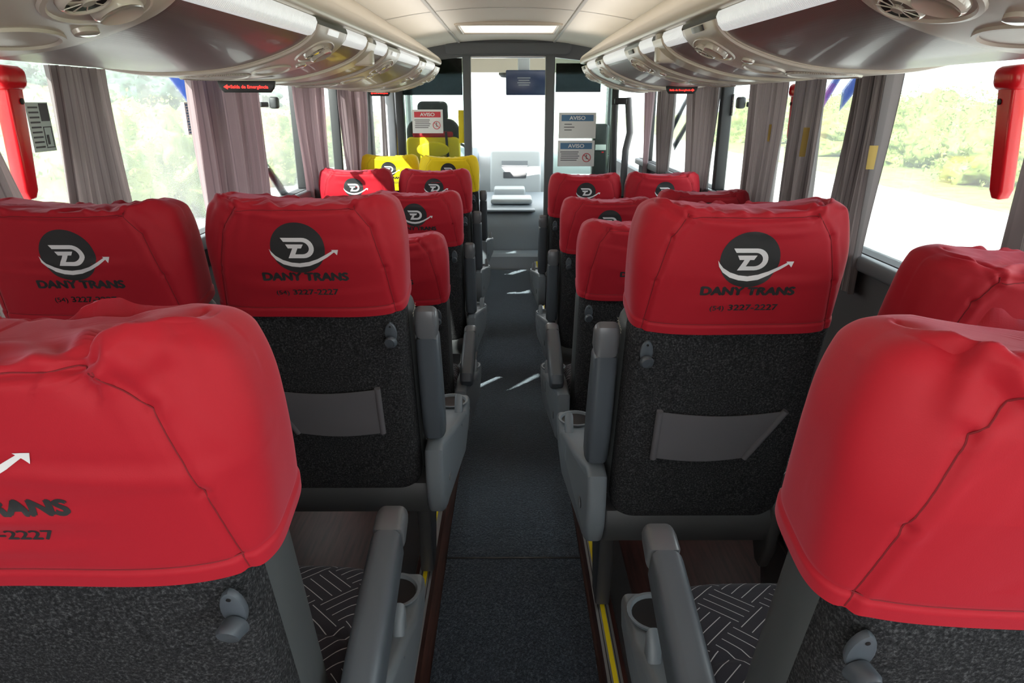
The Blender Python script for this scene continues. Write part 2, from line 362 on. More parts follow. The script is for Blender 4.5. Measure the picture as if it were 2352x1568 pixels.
# ------------------------------------------------------------------ headrest cover
def seg_dist(X, Q, a, b):
    d = np.array([b[0]-a[0], b[1]-a[1]]); l2 = d@d
    t = np.clip(((X-a[0])*d[0]+(Q-a[1])*d[1])/l2, -0.3, 1.3)
    px = X-(a[0]+t*d[0]); pq = Q-(a[1]+t*d[1])
    sg = np.sign(px*(-d[1])+pq*d[0])
    tc = np.clip(t, 0, 1)
    tap = np.clip(1.15-np.abs(tc-0.45)*2.0, 0, 1)**0.7
    return np.hypot(X-(a[0]+tc*d[0]), Q-(a[1]+tc*d[1]))*sg, tap
def cover_mesh(seed, folds=(), nu=200, rough=1.0, xw=1.0):
    rng = np.random.default_rng(seed)
    zh, zt, rr = 0.553, 0.773, 0.028
    prof = []                                                    # (z, inset, q)
    for z in np.linspace(zh, zt, int(nu*0.26)): prof.append((z, 0.0, z-zh))
    q0 = zt-zh; k = int(nu*0.10)
    for i in range(1, k+1):
        al = pi/2*i/k; prof.append((zt+rr*sin(al), rr*(1-cos(al)), q0+rr*al))
    q1 = q0+rr*pi/2
    for t in np.linspace(0, 1, 12)[1:]: prof.append((zt+rr, rr+(0.085-rr)*t, q1+0.03*t))
    th = np.linspace(0, 2*pi, 4001); n = 4.2
    sx = np.sign(np.sin(th))*np.abs(np.sin(th))**(2/n); sy = -np.sign(np.cos(th))*np.abs(np.cos(th))**(2/n)
    P = np.zeros((nu, len(prof), 3)); Q = np.zeros((nu, len(prof))); S = np.zeros((nu, len(prof)))
    for j, (z, ins, q) in enumerate(prof):
        u = (z-zh)/(zt+rr-zh)
        a = (0.214-0.005*max(0, (0.55-u)/0.55)**2-0.024*max(0, (u-0.55)/0.45)**2)*xw
        b = 0.088-0.012*max(0, (u-0.5)/0.5); a2 = max(a-ins*1.1, 0.001); b2 = max(b-ins, 0.001)
        if j >= len(prof)-11:
            t = (j-(len(prof)-12))/11.0; a2 = (a-rr*1.1)*(1-t)+0.0008; b2 = (b-rr)*(1-t)+0.0005
        x = a2*sx; y = b2*sy
        ln = np.concatenate([[0], np.cumsum(np.hypot(np.diff(x), np.diff(y)))])
        tt = np.linspace(0, ln[-1], nu+1)[:-1]
        P[:, j, 0] = np.interp(tt, ln, x); P[:, j, 1] = 0.072+np.interp(tt, ln, y); P[:, j, 2] = z; Q[:, j] = q
        S[:, j] = np.interp(tt, ln, sy)
    X = P[..., 0]; Yv = P[..., 1]
    wt = smoothstep(np.clip((P[..., 2]-0.68)/0.13, 0, 1))
    P[..., 2] -= wt*0.27*np.clip(Yv-0.01, 0, 1)
    P[..., 2] += wt*(0.013*np.clip(np.abs(X)/0.16, 0, 1.0)**2.5-0.006)          # raised wings, dipped centre
    P[..., 1] += wt*0.02*np.clip(np.abs(X)/0.2, 0, 1)**2
    sxq = xw*np.interp(Q, [0, 0.11, 0.195, 0.24, 0.3], [0.188, 0.174, 0.152, 0.122, 0.12])      # flanks fold away from the seams
    P[..., 1] += 0.24*np.clip(np.abs(X)-sxq, 0, 0.1)*np.clip(Q/0.10, 0, 1)*np.clip(-S*1.15, 0, 1)
    # normals
    du = np.roll(P, -1, 0)-np.roll(P, 1, 0); dv = np.gradient(P, axis=1)
    nn = np.cross(du, dv); nn /= np.linalg.norm(nn, axis=2, keepdims=True)+1e-12
    c = np.array([0, 0.072, 0.70]); sgn = np.sign(((P-c)*nn).sum(2).mean()); nn *= sgn
    d = np.zeros_like(X)
    # unrolled coordinate: on the flanks x keeps growing with depth
    Xu = X+np.sign(X)*np.clip(Yv-0.03, 0, 1)*0.8
    Qu = Q+np.where(Q > q0+0.03, np.clip(Yv-0.02, 0, 1)*0.8, 0)
    fl = list(folds)
    for i in range(6):
        x0 = rng.uniform(-0.16, 0.02); q = rng.uniform(0.02, 0.25); le = rng.uniform(0.12, 0.25)
        fl.append(((x0, q), (x0+le, q+rng.uniform(-0.03, 0.02)), rng.uniform(0.0010, 0.0024)*rough, rng.uniform(0.007, 0.014)))
    back = (S < -0.02) | (Q > q0)
    for a, b, am, wd in fl:
        ds, tp = seg_dist(Xu, Qu, a, b)
        d += np.where(back, am*tp*(np.exp(-(ds/wd)**2)-0.55*np.exp(-((ds-1.5*wd)/wd)**2)), 0)
    # gathers: folds running up from the top seam, fading over the top; bunched at the corners
    QS = 0.240; up = Qu-QS
    wk = 1.0+max(0, rough-1)*1.3
    for i in range(6):
        x0 = rng.uniform(-0.11, 0.11)*xw; sl = rng.uniform(-0.7, 0.7); w_ = rng.uniform(0.007, 0.013)*wk; am = rng.uniform(0.002, 0.0045)*rough
        e = (X-x0-sl*up)/w_; le = rng.uniform(0.05, 0.10)
        env = np.clip((up+0.002)/0.014, 0, 1)*np.exp(-(np.clip(up-0.01, 0, 1)/le)**2)
        d += am*env*(np.exp(-e**2)-0.6*np.exp(-((e-1.5))**2))
    for sd in (-1, 1):                                            # fans of folds from each seam corner
        for an in np.linspace(R(12), R(112), 5)+rng.uniform(-0.12, 0.12, 5):
            c0 = (sd*0.122*xw, 0.240); r0 = 0.006; le = rng.uniform(0.07, 0.13)
            a_ = (c0[0]+sd*r0*cos(an), c0[1]+r0*sin(an)); b_ = (c0[0]+sd*le*cos(an), c0[1]+le*sin(an))
            ds, tp = seg_dist(Xu, Qu, a_, b_); w_ = rng.uniform(0.008, 0.012)*wk; am = rng.uniform(0.003, 0.0065)*rough
            d += np.where(back, am*tp*(np.exp(-(ds/w_)**2)-0.65*np.exp(-((ds-1.5*w_)/w_)**2)), 0)
    for sd in (-1, 1):                                            # drag lines below the corners of the seam
        for i in range(4):
            x0 = sd*rng.uniform(0.10, 0.20); sl = sd*rng.uniform(0.2, 1.0); w_ = rng.uniform(0.006, 0.011); e = (X-x0+sl*up)/w_
            d += np.where(S < 0, rng.uniform(0.0012, 0.003)*rough*np.clip((QS-Q)/0.01, 0, 1)*np.exp(-np.clip(QS-Q, 0, 1)/0.05)*(np.exp(-e**2)-0.5*np.exp(-(e-1.5)**2)), 0)
    # sewn seams
    for s in (-1, 1):
        pts = [(s*0.122*xw, 0.240), (s*0.152*xw, 0.195), (s*0.174*xw, 0.11), (s*0.188*xw, 0.0)]
        pts2 = [(s*0.122*xw, 0.240), (s*0.165*xw, 0.285), (s*0.22*xw, 0.33)]
        for pl in (pts, pts2):
            for a, b in zip(pl, pl[1:]):
                ds, _ = seg_dist(Xu, Qu, a, b); d -= np.where(back, 0.0034*np.exp(-(ds/0.0045)**2)-0.0012*np.exp(-((ds-0.010)/0.006)**2), 0)
    ds, _ = seg_dist(Xu, Qu, (-0.122*xw, 0.240), (0.122*xw, 0.240)); d -= np.where(back, 0.0034*np.exp(-(ds/0.0045)**2)-0.0012*np.exp(-((np.abs(ds)-0.010)/0.006)**2), 0)
    # hem band and stitch
    d += 0.0022*np.clip((0.020-Q)/0.004, 0, 1)-0.0012*np.exp(-((Q-0.021)/0.002)**2)
    d += 0.0014*np.sin(Xu*23+seed)*np.exp(-(Q/0.05)**2)
    d = np.clip(d, -0.014, 0.018)*np.clip((0.345-Q)/0.05, 0, 1)
    P += nn*d[..., None]
    return grid_mesh('headrest_cover', P, closed_u=True)
def conform(name, tmpl, me, ox, oz, off, material, parent):
    V, Fc = tmpl
    bv = BVHTree.FromPolygons([v.co for v in me.vertices], [p.vertices[:] for p in me.polygons])
    out = []
    for x, _, z in V:
        h = bv.ray_cast(Vector((x+ox, -1, z+oz)), Vector((0, 1, 0)))[0]
        out.append((x+ox, (h.y if h is not None else 0)-off, z+oz))
    t = bpy.data.meshes.new(name); t.from_pydata(out, [], Fc); smooth(t, 180)
    # face the rear
    b = bmesh.new(); b.from_mesh(t)
    for f in b.faces:
        if f.normal.y > 0: f.normal_flip()
    b.to_mesh(t); b.free()
    return obj(name, t, material, parent)

# ------------------------------------------------------------------ seat parts (shared meshes; s = +1: aisle on the right)
def smoothstep(t): return t*t*(3-2*t)
def felt_mesh():
    nx, nz = 40, 44; ring = []
    # rounded panel: front face dropped; back bulges a little
    def outline(k):
        w, z0, z1, r = 0.199, 0.008, 0.568, 0.05; pts = []
        for cx, cz, a0 in ((w-r, z0+r, -pi/2), (w-0.02, z1-0.02, 0), (-w+0.02, z1-0.02, pi/2), (-w+r, z0+r, pi)):
            rr = r if cz < 0.3 else 0.02
            for a in np.linspace(a0, a0+pi/2, 9): pts.append((cx+rr*cos(a), cz+rr*sin(a)))
        return pts
    O = np.array(outline(0)); c = np.array([0, 0.29]); rows = []
    for ins, y in ((0, 0.06), (0, 0.028), (0.004, 0.014), (0.012, 0.005), (0.024, 0.0), (0.06, -0.004), (0.12, -0.007), (0.2, -0.008)):
        q = c+(O-c)*(1-np.minimum(ins/np.abs(O-c).max(0), 0.97)); rows.append(np.c_[q[:, 0], np.full(len(q), y), q[:, 1]])
    q = c+(O-c)*0.001; rows.append(np.c_[q[:, 0], np.full(len(q), -0.008), q[:, 1]])
    return grid_mesh('back_panel', np.array(rows).transpose(1, 0, 2), closed_u=True)
def arm_meshes():
    Ln = 0.34
    up = [(-0.02, 0.030), (0.06, 0.040), (0.17, 0.040), (0.28, 0.036)]; lo = [(0.28, -0.018), (0.17, -0.030), (0.06, -0.040), (-0.02, -0.034), (-0.035, 0.0)]
    a = prism('armrest', up+lo, 'x', -0.027, 0.027, 0.017, 5)
    cap = prism('armrest_tip', [(0.28, 0.036), (0.325, 0.033), (0.345, 0.024), (0.350, 0.006), (0.335, -0.010), (0.28, -0.018)], 'x', -0.027, 0.027, 0.015, 5)
    return a, cap
def shield_mesh(s):
    pts = [(-0.045, 0.045), (-0.048, -0.04), (-0.042, -0.10), (-0.015, -0.15), (0.03, -0.165), (0.09, -0.145), (0.20, -0.095), (0.32, -0.09), (0.405, -0.075), (0.425, -0.03), (0.42, -0.012), (0.30, -0.012), (0.24, 0.02), (0.10, 0.045), (0.0, 0.05)]
    me = prism('side_shield', pts, 'x', s*0.216, s*0.262, 0.013, 4)
    for v in me.vertices:
        if s*v.co.x > 0.24: v.co.x += s*0.040*smoothstep(min(max(v.co.y/0.16, 0), 1))*(1 if v.co.z > -0.1 else 0.5)
    return me
def hook_meshes():
    n = 20; plate = [(0.017*cos(t), 0.034*sin(t)-0.004*abs(cos(t))) for t in np.linspace(0, 2*pi, n+1)[:-1]]
    base = prism('coat_hook', [(x, z) for x, z in plate], 'y', -0.008, 0.004, 0.004, 2)
    pts = [(0.0168*cos(t), -0.018+0.021*sin(t)) for t in np.linspace(0, 2*pi, 19)[:-1]]
    bm = bmesh.new()
    A = [bm.verts.new((x, -0.010, z-0.012)) for x, z in pts]; B = [bm.verts.new((x*0.95, -0.024-0.010*(z+0.04)/0.04, z)) for x, z in pts]; C2 = [bm.verts.new((x*0.8, -0.030-0.010*(z+0.04)/0.04, z*0.9-0.002)) for x, z in pts]
    for U, Vv in ((A, B), (B, C2)):
        for i in range(len(U)): bm.faces.new((U[i], U[(i+1) % len(U)], Vv[(i+1) % len(U)], Vv[i]))
    bm.faces.new(C2); bm.faces.new(A[::-1])
    return base, done(bm, 'hook_tongue', 60), lathe('screw', [(0.0032, -0.003), (0.0032, 0.0), (0.001, 0.0003)], 10)
def cushion_mesh():
    nu, nv = 60, 90; u = np.linspace(-1, 1, nu); v = np.linspace(0, 1, nv); P = np.zeros((nu, nv, 3))
    prof = []                                                    # profile along y: from lower back, over the top, down the front
    for t in np.linspace(0, 1, 62): prof.append((0.07+0.37*t, 0.075+0.02*sin(pi*t)+0.012*t))
    for a in np.linspace(0, pi*0.9, 28)[1:]: prof.append((0.44+0.062*sin(a), 0.025+0.062*cos(a)))
    prof = np.array(prof); prof = prof[np.linspace(0, len(prof)-1, nv).astype(int)]
    for i, x in enumerate(u):
        e = max(0, (abs(x)-0.80)/0.20)
        P[i, :, 0] = np.sign(x)*min(abs(x), 0.80+0.2*sin(min(e, 1)*pi/2)*1.0)*0.212
        P[i, :, 1] = prof[:, 0]-0.03*(abs(x)**4); drop = 0.05*(1-math.sqrt(max(0, 1-e*e)))
        P[i, :, 2] = prof[:, 1]-drop-0.006*np.exp(-((prof[:, 0]-0.27)/0.008)**2)
    bm = bmesh.new(); me = grid_mesh('t', P); bm.from_mesh(me)
    add_box(bm, (0, 0.27, 0.0), (0.41, 0.40, 0.07), 0.02)
    return done(bm, 'seat_cushion', 60)
def pocket_mesh(s):
    # trapezoid sling: upright hem on the aisle side, slanted hem on the far side; slightly bowed
    nu, nv = 30, 10; P = np.zeros((nu, nv, 3))
    for i, t in enumerate(np.linspace(0, 1, nu)):
        for j, k in enumerate(np.linspace(0, 1, nv)):
            xa = 0.122; xb = -0.145+0.065*(1-k)
            x = xa+(xb-xa)*t; z = 0.224+0.130*k-0.008*sin(pi*t)*(1 if k > 0.5 else 0.6)
            P[i, j] = (s*x, -0.012-0.006*sin(pi*t)-0.001*sin(8*k+3*t), z)
    bm = bmesh.new(); t = grid_mesh('t', P); bm.from_mesh(t)
    bmesh.ops.solidify(bm, geom=bm.faces[:], thickness=0.002)
    for x0, z0, x1, z1 in ((0.122, 0.222, 0.122, 0.356), (-0.080, 0.222, -0.145, 0.356)):
        tube_bm(bm, [(s*x0, -0.011, z0), (s*x1, -0.011, z1)], 0.0075, 8)
    return done(bm, 'back_pocket', 50)
def bolster_mesh():
    bm = bmesh.new(); add_box(bm, (0, 0.095, 0.265), (0.412, 0.12, 0.57), 0.045, 5); return done(bm, 'backrest_cushion', 60)
def skirt_mesh():
    pts = [(0.012, 0.030), (-0.004, 0.012), (-0.009, -0.025), (-0.001, -0.060), (0.03, -0.070), (0.12, -0.066), (0.12, 0.03)]
    return prism('lower_shell', pts, 'x', -0.215, 0.222, 0.010, 3)
def leg_mesh(s, h):
    return prism('pedestal_leg', [(0.10, -0.06), (0.30, -0.06), (0.20, -h), (0.13, -h)], 'x', s*0.165, s*0.205, 0.006, 2)
PM = {}
def pm(key, fn):
    if key not in PM: PM[key] = fn()
    return PM[key]
A_ARM, A_CAP = arm_meshes(); H_BASE, H_TONGUE, H_SCREW = hook_meshes()
THETA = R(14)
def seat(mid, s, label, group=None, cover='red', theta=THETA, arm=None, window=False, seed=0, folds=(), zfloor=-0.04, nu=200, rough=1.0, near=False, printed=True, rz=0.0, oz=0.0, pocket=True, xw=1.0, ox=0.0):
    py = mid[1]+0.69*sin(theta); pz = mid[2]-0.69*cos(theta)
    t = thing('bus_seat', label, 'seat', (mid[0], py, pz), rz, group)
    rot = (theta, 0, 0)
    obj('back_panel', pm('felt', felt_mesh), 'felt', t, rot=rot)
    obj('backrest_cushion', pm('bol', bolster_mesh), 'vinyl', t, rot=rot)
    obj('lower_shell', pm('skirt', skirt_mesh), 'shell', t, rot=rot)
    cm = cover_mesh(seed, folds, nu, rough, xw); c = obj('headrest_cover', cm, cover, t, rot=rot)
    if printed:
        conform('printed_disc', T_DISC, cm, ox, 0.712+oz, 0.0005, 'print_dark', c)
        conform('printed_mark', T_MARK, cm, ox, 0.712+oz, 0.0010, 'print_white', c)
        conform('printed_name', T_NAME, cm, 0.006+ox, 0.648+oz, 0.0005, 'print_dark', c)
        conform('printed_phone', T_PHONE, cm, 0.006+ox, 0.613+oz, 0.0005, 'print_dark', c)
    bv = BVHTree.FromPolygons([v.co for v in cm.vertices], [p.vertices[:] for p in cm.polygons]); bm = bmesh.new()
    lines = [[(q*xw, 0.786) for q in np.linspace(-0.122, 0.122, 40)], [(q*xw, 0.5745) for q in np.linspace(-0.187, 0.187, 60)]]
    for sg in (-1, 1): lines.append([(sg*xw*np.interp(q, [0, 0.11, 0.195, 0.236], [0.188, 0.174, 0.152, 0.122]), 0.553+q) for q in np.linspace(0.002, 0.238, 46)])
    for ln in lines:
        pts = []
        for x, z in ln:
            h = bv.ray_cast(Vector((x, -1, z)), Vector((0, 1, 0)))[0]
            if h is not None: pts.append(h+Vector((0, -0.0001, 0)))
        if len(pts) > 3: tube_bm(bm, pts, 0.00085, 5)
    obj('sewn_seam', done(bm, 'sewn_seam'), 'shade_thread_yellow' if cover == 'yellow' else 'shade_thread', t if False else c)  # dark tubes stand for the seams' shadow lines too
    # hook under the hem on the aisle side
    hl = Vector((s*0.172*(1+(xw-1)*0.8), -0.006, 0.508)); hm = Matrix.Rotation(theta, 4, 'X') @ hl
    h = obj('coat_hook', H_BASE, 'arm', t, hm, rot); h.scale = (0.78, 0.8, 0.74)
    obj('hook_tongue', H_TONGUE, 'arm', h)
    obj('screw', H_SCREW, 'black', h, (0, -0.009, 0.022), (R(90), 0, 0))
    if pocket: obj('back_pocket', pm(('pocket', s), lambda: pocket_mesh(s)), 'pocket', t, rot=rot)
    obj('seat_cushion', pm('cushion', cushion_mesh), 'maze', t)
    h_leg = pz-zfloor-0.002
    obj('pedestal_leg', pm(('leg', s, round(h_leg, 2)), lambda: leg_mesh(s, round(h_leg, 2)-0.0)), 'steel', t)
    if not window:
        obj('hinge_bracket', pm(('hinge', s), lambda: prism('hinge_bracket', [(-0.01, 0.03), (0.05, 0.06), (0.11, 0.02), (0.10, -0.09), (0.06, -0.15), (0.03, -0.15), (-0.005, -0.08)], 'x', -s*0.186, -s*0.215, 0.010, 3)), 'shell', t)
        sh = obj('side_shield', pm(('shield', s), lambda: shield_mesh(s)), 'shield', t, (0, 0, 0.110))
        obj('emblem', pm('emblem', lambda: lathe('emblem', [(0.014, 0), (0.014, 0.002), (0.012, 0.003)], 20)), 'armcap', sh, (s*0.270, 0.03, -0.07), (0, s*R(90), 0))
        a = obj('armrest', A_ARM, 'arm', t, (s*(0.262 if arm is not None and arm < 60 else 0.238), 0.02, 0.192), (R(arm if arm is not None else 100), 0, 0))
        obj('armrest_tip', A_CAP, 'armcap', a)
        lv = obj('recline_lever', pm('lever', lambda: prism('recline_lever', [(0.0, -0.05), (0.022, -0.02), (0.028, 0.03), (0.016, 0.075), (0.004, 0.085), (-0.012, 0.06), (-0.018, 0.0), (-0.012, -0.04)], 'x', -0.011, 0.011, 0.008, 3)), 'shield', t, (s*0.282, 0.22, 0.098), (R(-12), 0, 0))
        cup = obj('cup_holder', pm('cup', lambda: lathe('cup_holder', [(0.036, -0.05), (0.046, 0.03), (0.050, 0.035), (0.050, 0.038), (0.044, 0.038), (0.040, 0.03), (0.034, -0.045)], 28)), 'shield', t, (s*0.250, 0.365, 0.068))
        obj('cup_well', pm('cupw', lambda: lathe('cup_well', [(0.039, 0.0), (0.041, 0.0315)], 28)), 'black', cup)
    if near:
        for sg in (-1, 1):
            bm = bmesh.new()
            for zz in (0.500, 0.507):
                p0 = [Vector((sg*0.2066, 0.07+0.055*i/24, zz+0.002*sin(i))) for i in range(25)]
                for i in range(0, 24, 2): tube_bm(bm, [p0[i], p0[i+1]], 0.0007, 5)
            obj('stitching', done(bm, 'stitching'), 'stitch', t, rot=rot)
    return t

# ------------------------------------------------------------------ bus shell
Y0, Y1, YB = -2.0, 9.0, 6.35
def floor_z(y): return -0.10*float(np.clip((y-2.0)/1.6, 0, 1))
def strip_mesh(name, x0, x1, ys, z0, z1):
    """a slab following the floor ramp: top at z1+floor_z, bottom at z0+floor_z"""
    P = np.zeros((len(ys), 4, 3))
    for i, y in enumerate(ys):
        f = floor_z(y); P[i] = [(x0, y, z0+f), (x0, y, z1+f), (x1, y, z1+f), (x1, y, z0+f)]
    me = grid_mesh(name, P, closed_v=True, ang=30); bm = bmesh.new(); bm.from_mesh(me)
    bmesh.ops.holes_fill(bm, edges=bm.edges); return done(bm, name, 30)
YS = list(np.linspace(Y0, YB, 30))
struct(obj('floor', strip_mesh('floor', -1.2, 1.2, YS, -0.12, -0.012), 'wood'))
def plat_z(y): return 0.08-0.03*float(np.clip((y-2.0)/1.6, 0, 1))
for sd, x0, x1 in (('left', -1.2, -0.235), ('right', 0.240, 1.2)):
    struct(obj('floor_platform_'+sd, strip_mesh('floor', x0, x1, YS, -0.02, 0.075), 'wood'))
cp = obj('aisle_carpet', strip_mesh('aisle_carpet', -0.205, 0.228, [y for y in YS if y < 6.3]+[6.33], -0.011, 0.004), 'carpet')
tag(cp, 'dark blue-grey carpet runner laid along the aisle', 'carpet')
obj('carpet_joint', boxes('carpet_joint', [((0.0115, 1.86, floor_z(1.86)+0.0046), (0.433, 0.006, 0.003)), ((0.0115, 3.62, floor_z(3.62)+0.0046), (0.433, 0.006, 0.003))]), 'black', cp)
for sd, sg, xe in (('left', -1, 0.235), ('right', 1, 0.240)):
    e = thing('platform_edge_trim', 'ribbed metal edge strip with yellow line on the %s of the aisle' % sd, 'edge trim')
    obj('metal_profile', strip_mesh('metal_profile', sg*(xe-0.004), sg*(xe+0.034), YS, 0.0752, 0.080), 'alu', e)
    obj('yellow_line', strip_mesh('yellow_line', sg*(xe+0.010), sg*(xe+0.022), YS, 0.0800, 0.0815), 'yline', e)
    obj('grooves', boxes('grooves', [(((sg*(xe+dx)), y, floor_z(y)+0.0803), (0.0025, (YB-Y0)/29, 0.001)) for dx in (0.004, 0.026) for y in YS[:14]]), 'steel', e)
    sr = obj('seat_rail', strip_mesh('seat_rail', sg*(xe+0.045), sg*(xe+0.105), YS, 0.0752, 0.089), 'steel')
    tag(sr, 'grey floor rail carrying the seat legs on the %s' % sd, 'rail')
# side walls, windows
XW = 1.17
PIL = {-1: [(-1.9, 0.06), (0.55, 0.10), (2.86, 0.03), (4.02, 0.028), (4.90, 0.03), (6.05, 0.16)], 1: [(-1.9, 0.06), (0.55, 0.10), (2.36, 0.04), (3.96, 0.055), (5.42, 0.05), (6.05, 0.10)]}
ZS, ZT = 0.93, 1.56
wn = 0; tn = 0
for sg, sd in ((-1, 'left'), (1, 'right')):
    wl = struct(obj('wall_'+sd, boxes('wall', [span(sg*XW, sg*(XW+0.06), Y0, YB, -0.25, ZS), span(sg*XW, sg*(XW+0.06), Y0, YB, ZT, 2.0)]), 'wall'))
    sl = struct(obj('trim_sill_'+sd, box('sill', *span(sg*(XW-0.04), sg*XW, Y0, YB, ZS-0.05, ZS), 0.012), 'bulk'))
    for y, w in PIL[sg]:
        tn += 1; struct(obj('trim_%d' % tn, box('pillar', *span(sg*(XW-0.012), sg*(XW+0.05), y-w/2, y+w/2, ZS, ZT), 0.008), 'pillar'))
    ys = [p[0] for p in PIL[sg]]
    for a, b in zip(ys, ys[1:]):
        wn += 1; g = struct(obj('window_%d' % wn, box('glass', *span(sg*(XW+0.045), sg*(XW+0.049), a, b, ZS-0.02, ZT+0.02)), 'glass'))
struct(obj('wall_rear', boxes('wall', [span(-1.25, 1.25, Y0-0.06, Y0, -0.25, 0.9)]+[span(-1.25, 1.25, Y0-0.06, Y0, 1.75, 2.0)]), 'wall'))
# ceiling
def ceil_z(x): return 1.905-0.075*(abs(x)/0.75)**2.2
xs = np.linspace(-1.2, 1.2, 49)
P = np.array([[(x, y, ceil_z(x) if abs(x) < 0.9 else ceil_z(0.9)) for y in np.linspace(Y0, YB+0.02, 20)] for x in xs])
bm = bmesh.new(); bm.from_mesh(grid_mesh('c', P)); bmesh.ops.solidify(bm, geom=bm.faces[:], thickness=-0.02)
struct(obj('ceiling', done(bm, 'ceiling', 60), 'headliner'))
for i, x in enumerate((-0.43, 0.385)):
    tn += 1; struct(obj('trim_%d' % tn, box('t', (x, (Y0+YB)/2, ceil_z(x)-0.003), (0.022, YB-Y0, 0.008), 0.003), 'seam_strip'))
for i, y in enumerate((2.2, 4.25)):
    Pp = np.array([[(x, yy, ceil_z(x)-0.0025) for yy in (y-0.006, y+0.006)] for x in np.linspace(-0.72, 0.72, 41)])
    tn += 1; struct(obj('trim_%d' % tn, grid_mesh('t', Pp), 'seam_strip'))
# a pale ceiling lamp ahead
cl = thing('ceiling_lamp', 'long shallow white lamp fitted across the ceiling near the cab', 'ceiling lamp', (-0.005, 5.25, 1.905))
obj('lamp_frame', boxes('lamp_frame', [((0, -0.31, -0.012), (0.70, 0.03, 0.03), 0.008), ((0, 0.31, -0.012), (0.70, 0.03, 0.03), 0.008), ((-0.345, 0, -0.012), (0.03, 0.62, 0.03), 0.008), ((0.345, 0, -0.012), (0.03, 0.62, 0.03), 0.008)]), 'cream', cl)
obj('lamp_diffuser', box('d', (0, 0, -0.010), (0.66, 0.60, 0.016), 0.005), 'lampglow', cl)

# ------------------------------------------------------------------ luggage racks
CTRL = np.array([(0.515, 1.622), (0.528, 1.590), (0.572, 1.552), (0.66, 1.512), (0.76, 1.482), (0.87, 1.466), (0.97, 1.465), (1.07, 1.478), (1.172, 1.505)])
def cr(ctrl, t):
    n = len(ctrl)-1; k = np.clip(t*n, 0, n-1e-9); i = int(k); f = k-i
    p = [ctrl[max(i-1, 0)], ctrl[i], ctrl[i+1], ctrl[min(i+2, n)]]
    return 0.5*((2*p[1])+(-p[0]+p[2])*f+(2*p[0]-5*p[1]+4*p[2]-p[3])*f*f+(-p[0]+3*p[1]-3*p[2]+p[3])*f**3)
TT = np.linspace(0, 1, 33); SEC = np.array([cr(CTRL, t) for t in TT])
def rack_pt(sg, t, y, off=0.0):
    p = np.array([np.interp(t, TT, SEC[:, 0]), np.interp(t, TT, SEC[:, 1])]); e = 0.012
    a = np.array([np.interp(min(t+e, 1), TT, SEC[:, 0]), np.interp(min(t+e, 1), TT, SEC[:, 1])]); b = np.array([np.interp(max(t-e, 0), TT, SEC[:, 0]), np.interp(max(t-e, 0), TT, SEC[:, 1])])
    d = (a-b)/np.linalg.norm(a-b); n = np.array([d[1], -d[0]])
    if n[1] > 0: n = -n
    q = p+n*off
    return (sg*q[0], y, q[1]+rack_zoff(y)*(1-min(t*1.6, 1))+0.016*min(t*1.6, 1))
def rack_zoff(y): return -0.030+0.050*(y-1.5)/4
def rack_patch(name, sg, t0, t1, y0, y1, off, thick=0.012, nt=26, ny=10, skew=0.0, bev=0.006):
    """a raised slab following the rack's curve; edges rolled over"""
    P = np.zeros((nt, ny, 3)); T = np.linspace(t0, t1, nt); Y = np.linspace(0, 1, ny)
    Y = np.concatenate([[0, 0], Y, [1, 1]]); ny += 4; P = np.zeros((nt, ny, 3))
    for i, t in enumerate(T):
        for j, v in enumerate(Y):
            o = off
            if j in (0, ny-1): o = off-thick
            yy = y0+(y1-y0)*v+skew*(t-t0)
            if j == 1: yy += 0; o = off-bev*0.3
            if j == ny-2: o = off-bev*0.3
            if j == 2: yy += bev
            if j == ny-3: yy -= bev
            P[i, j] = rack_pt(sg, t, yy, o)
    return grid_mesh(name, P, ang=50)
def oval(name, sg, t0, y0, rt, ry, prof, n=36, rot=0.0, parent=None, material='cream2', ang=40):
    """rings laid on the rack surface; prof: (scale, offset); rt is in metres along the section"""
    Ltot = 0.74; bm = bmesh.new(); rings = []
    for sc, of in prof:
        ring = []
        for k in range(n):
            a = 2*pi*k/n; u = cos(a)*rt*sc; v = sin(a)*ry*sc; uu = u*cos(rot)-v*sin(rot); vv = u*sin(rot)+v*cos(rot)
            ring.append(bm.verts.new(rack_pt(sg, min(max(t0+uu/Ltot, 0), 1), y0+vv, of)))
        rings.append(ring)
    for a, b in zip(rings, rings[1:]):
        for k in range(n): bm.faces.new((a[k], a[(k+1) % n], b[(k+1) % n], b[k]))
    bm.faces.new(rings[-1])
    return obj(name, done(bm, name, ang), material, parent)
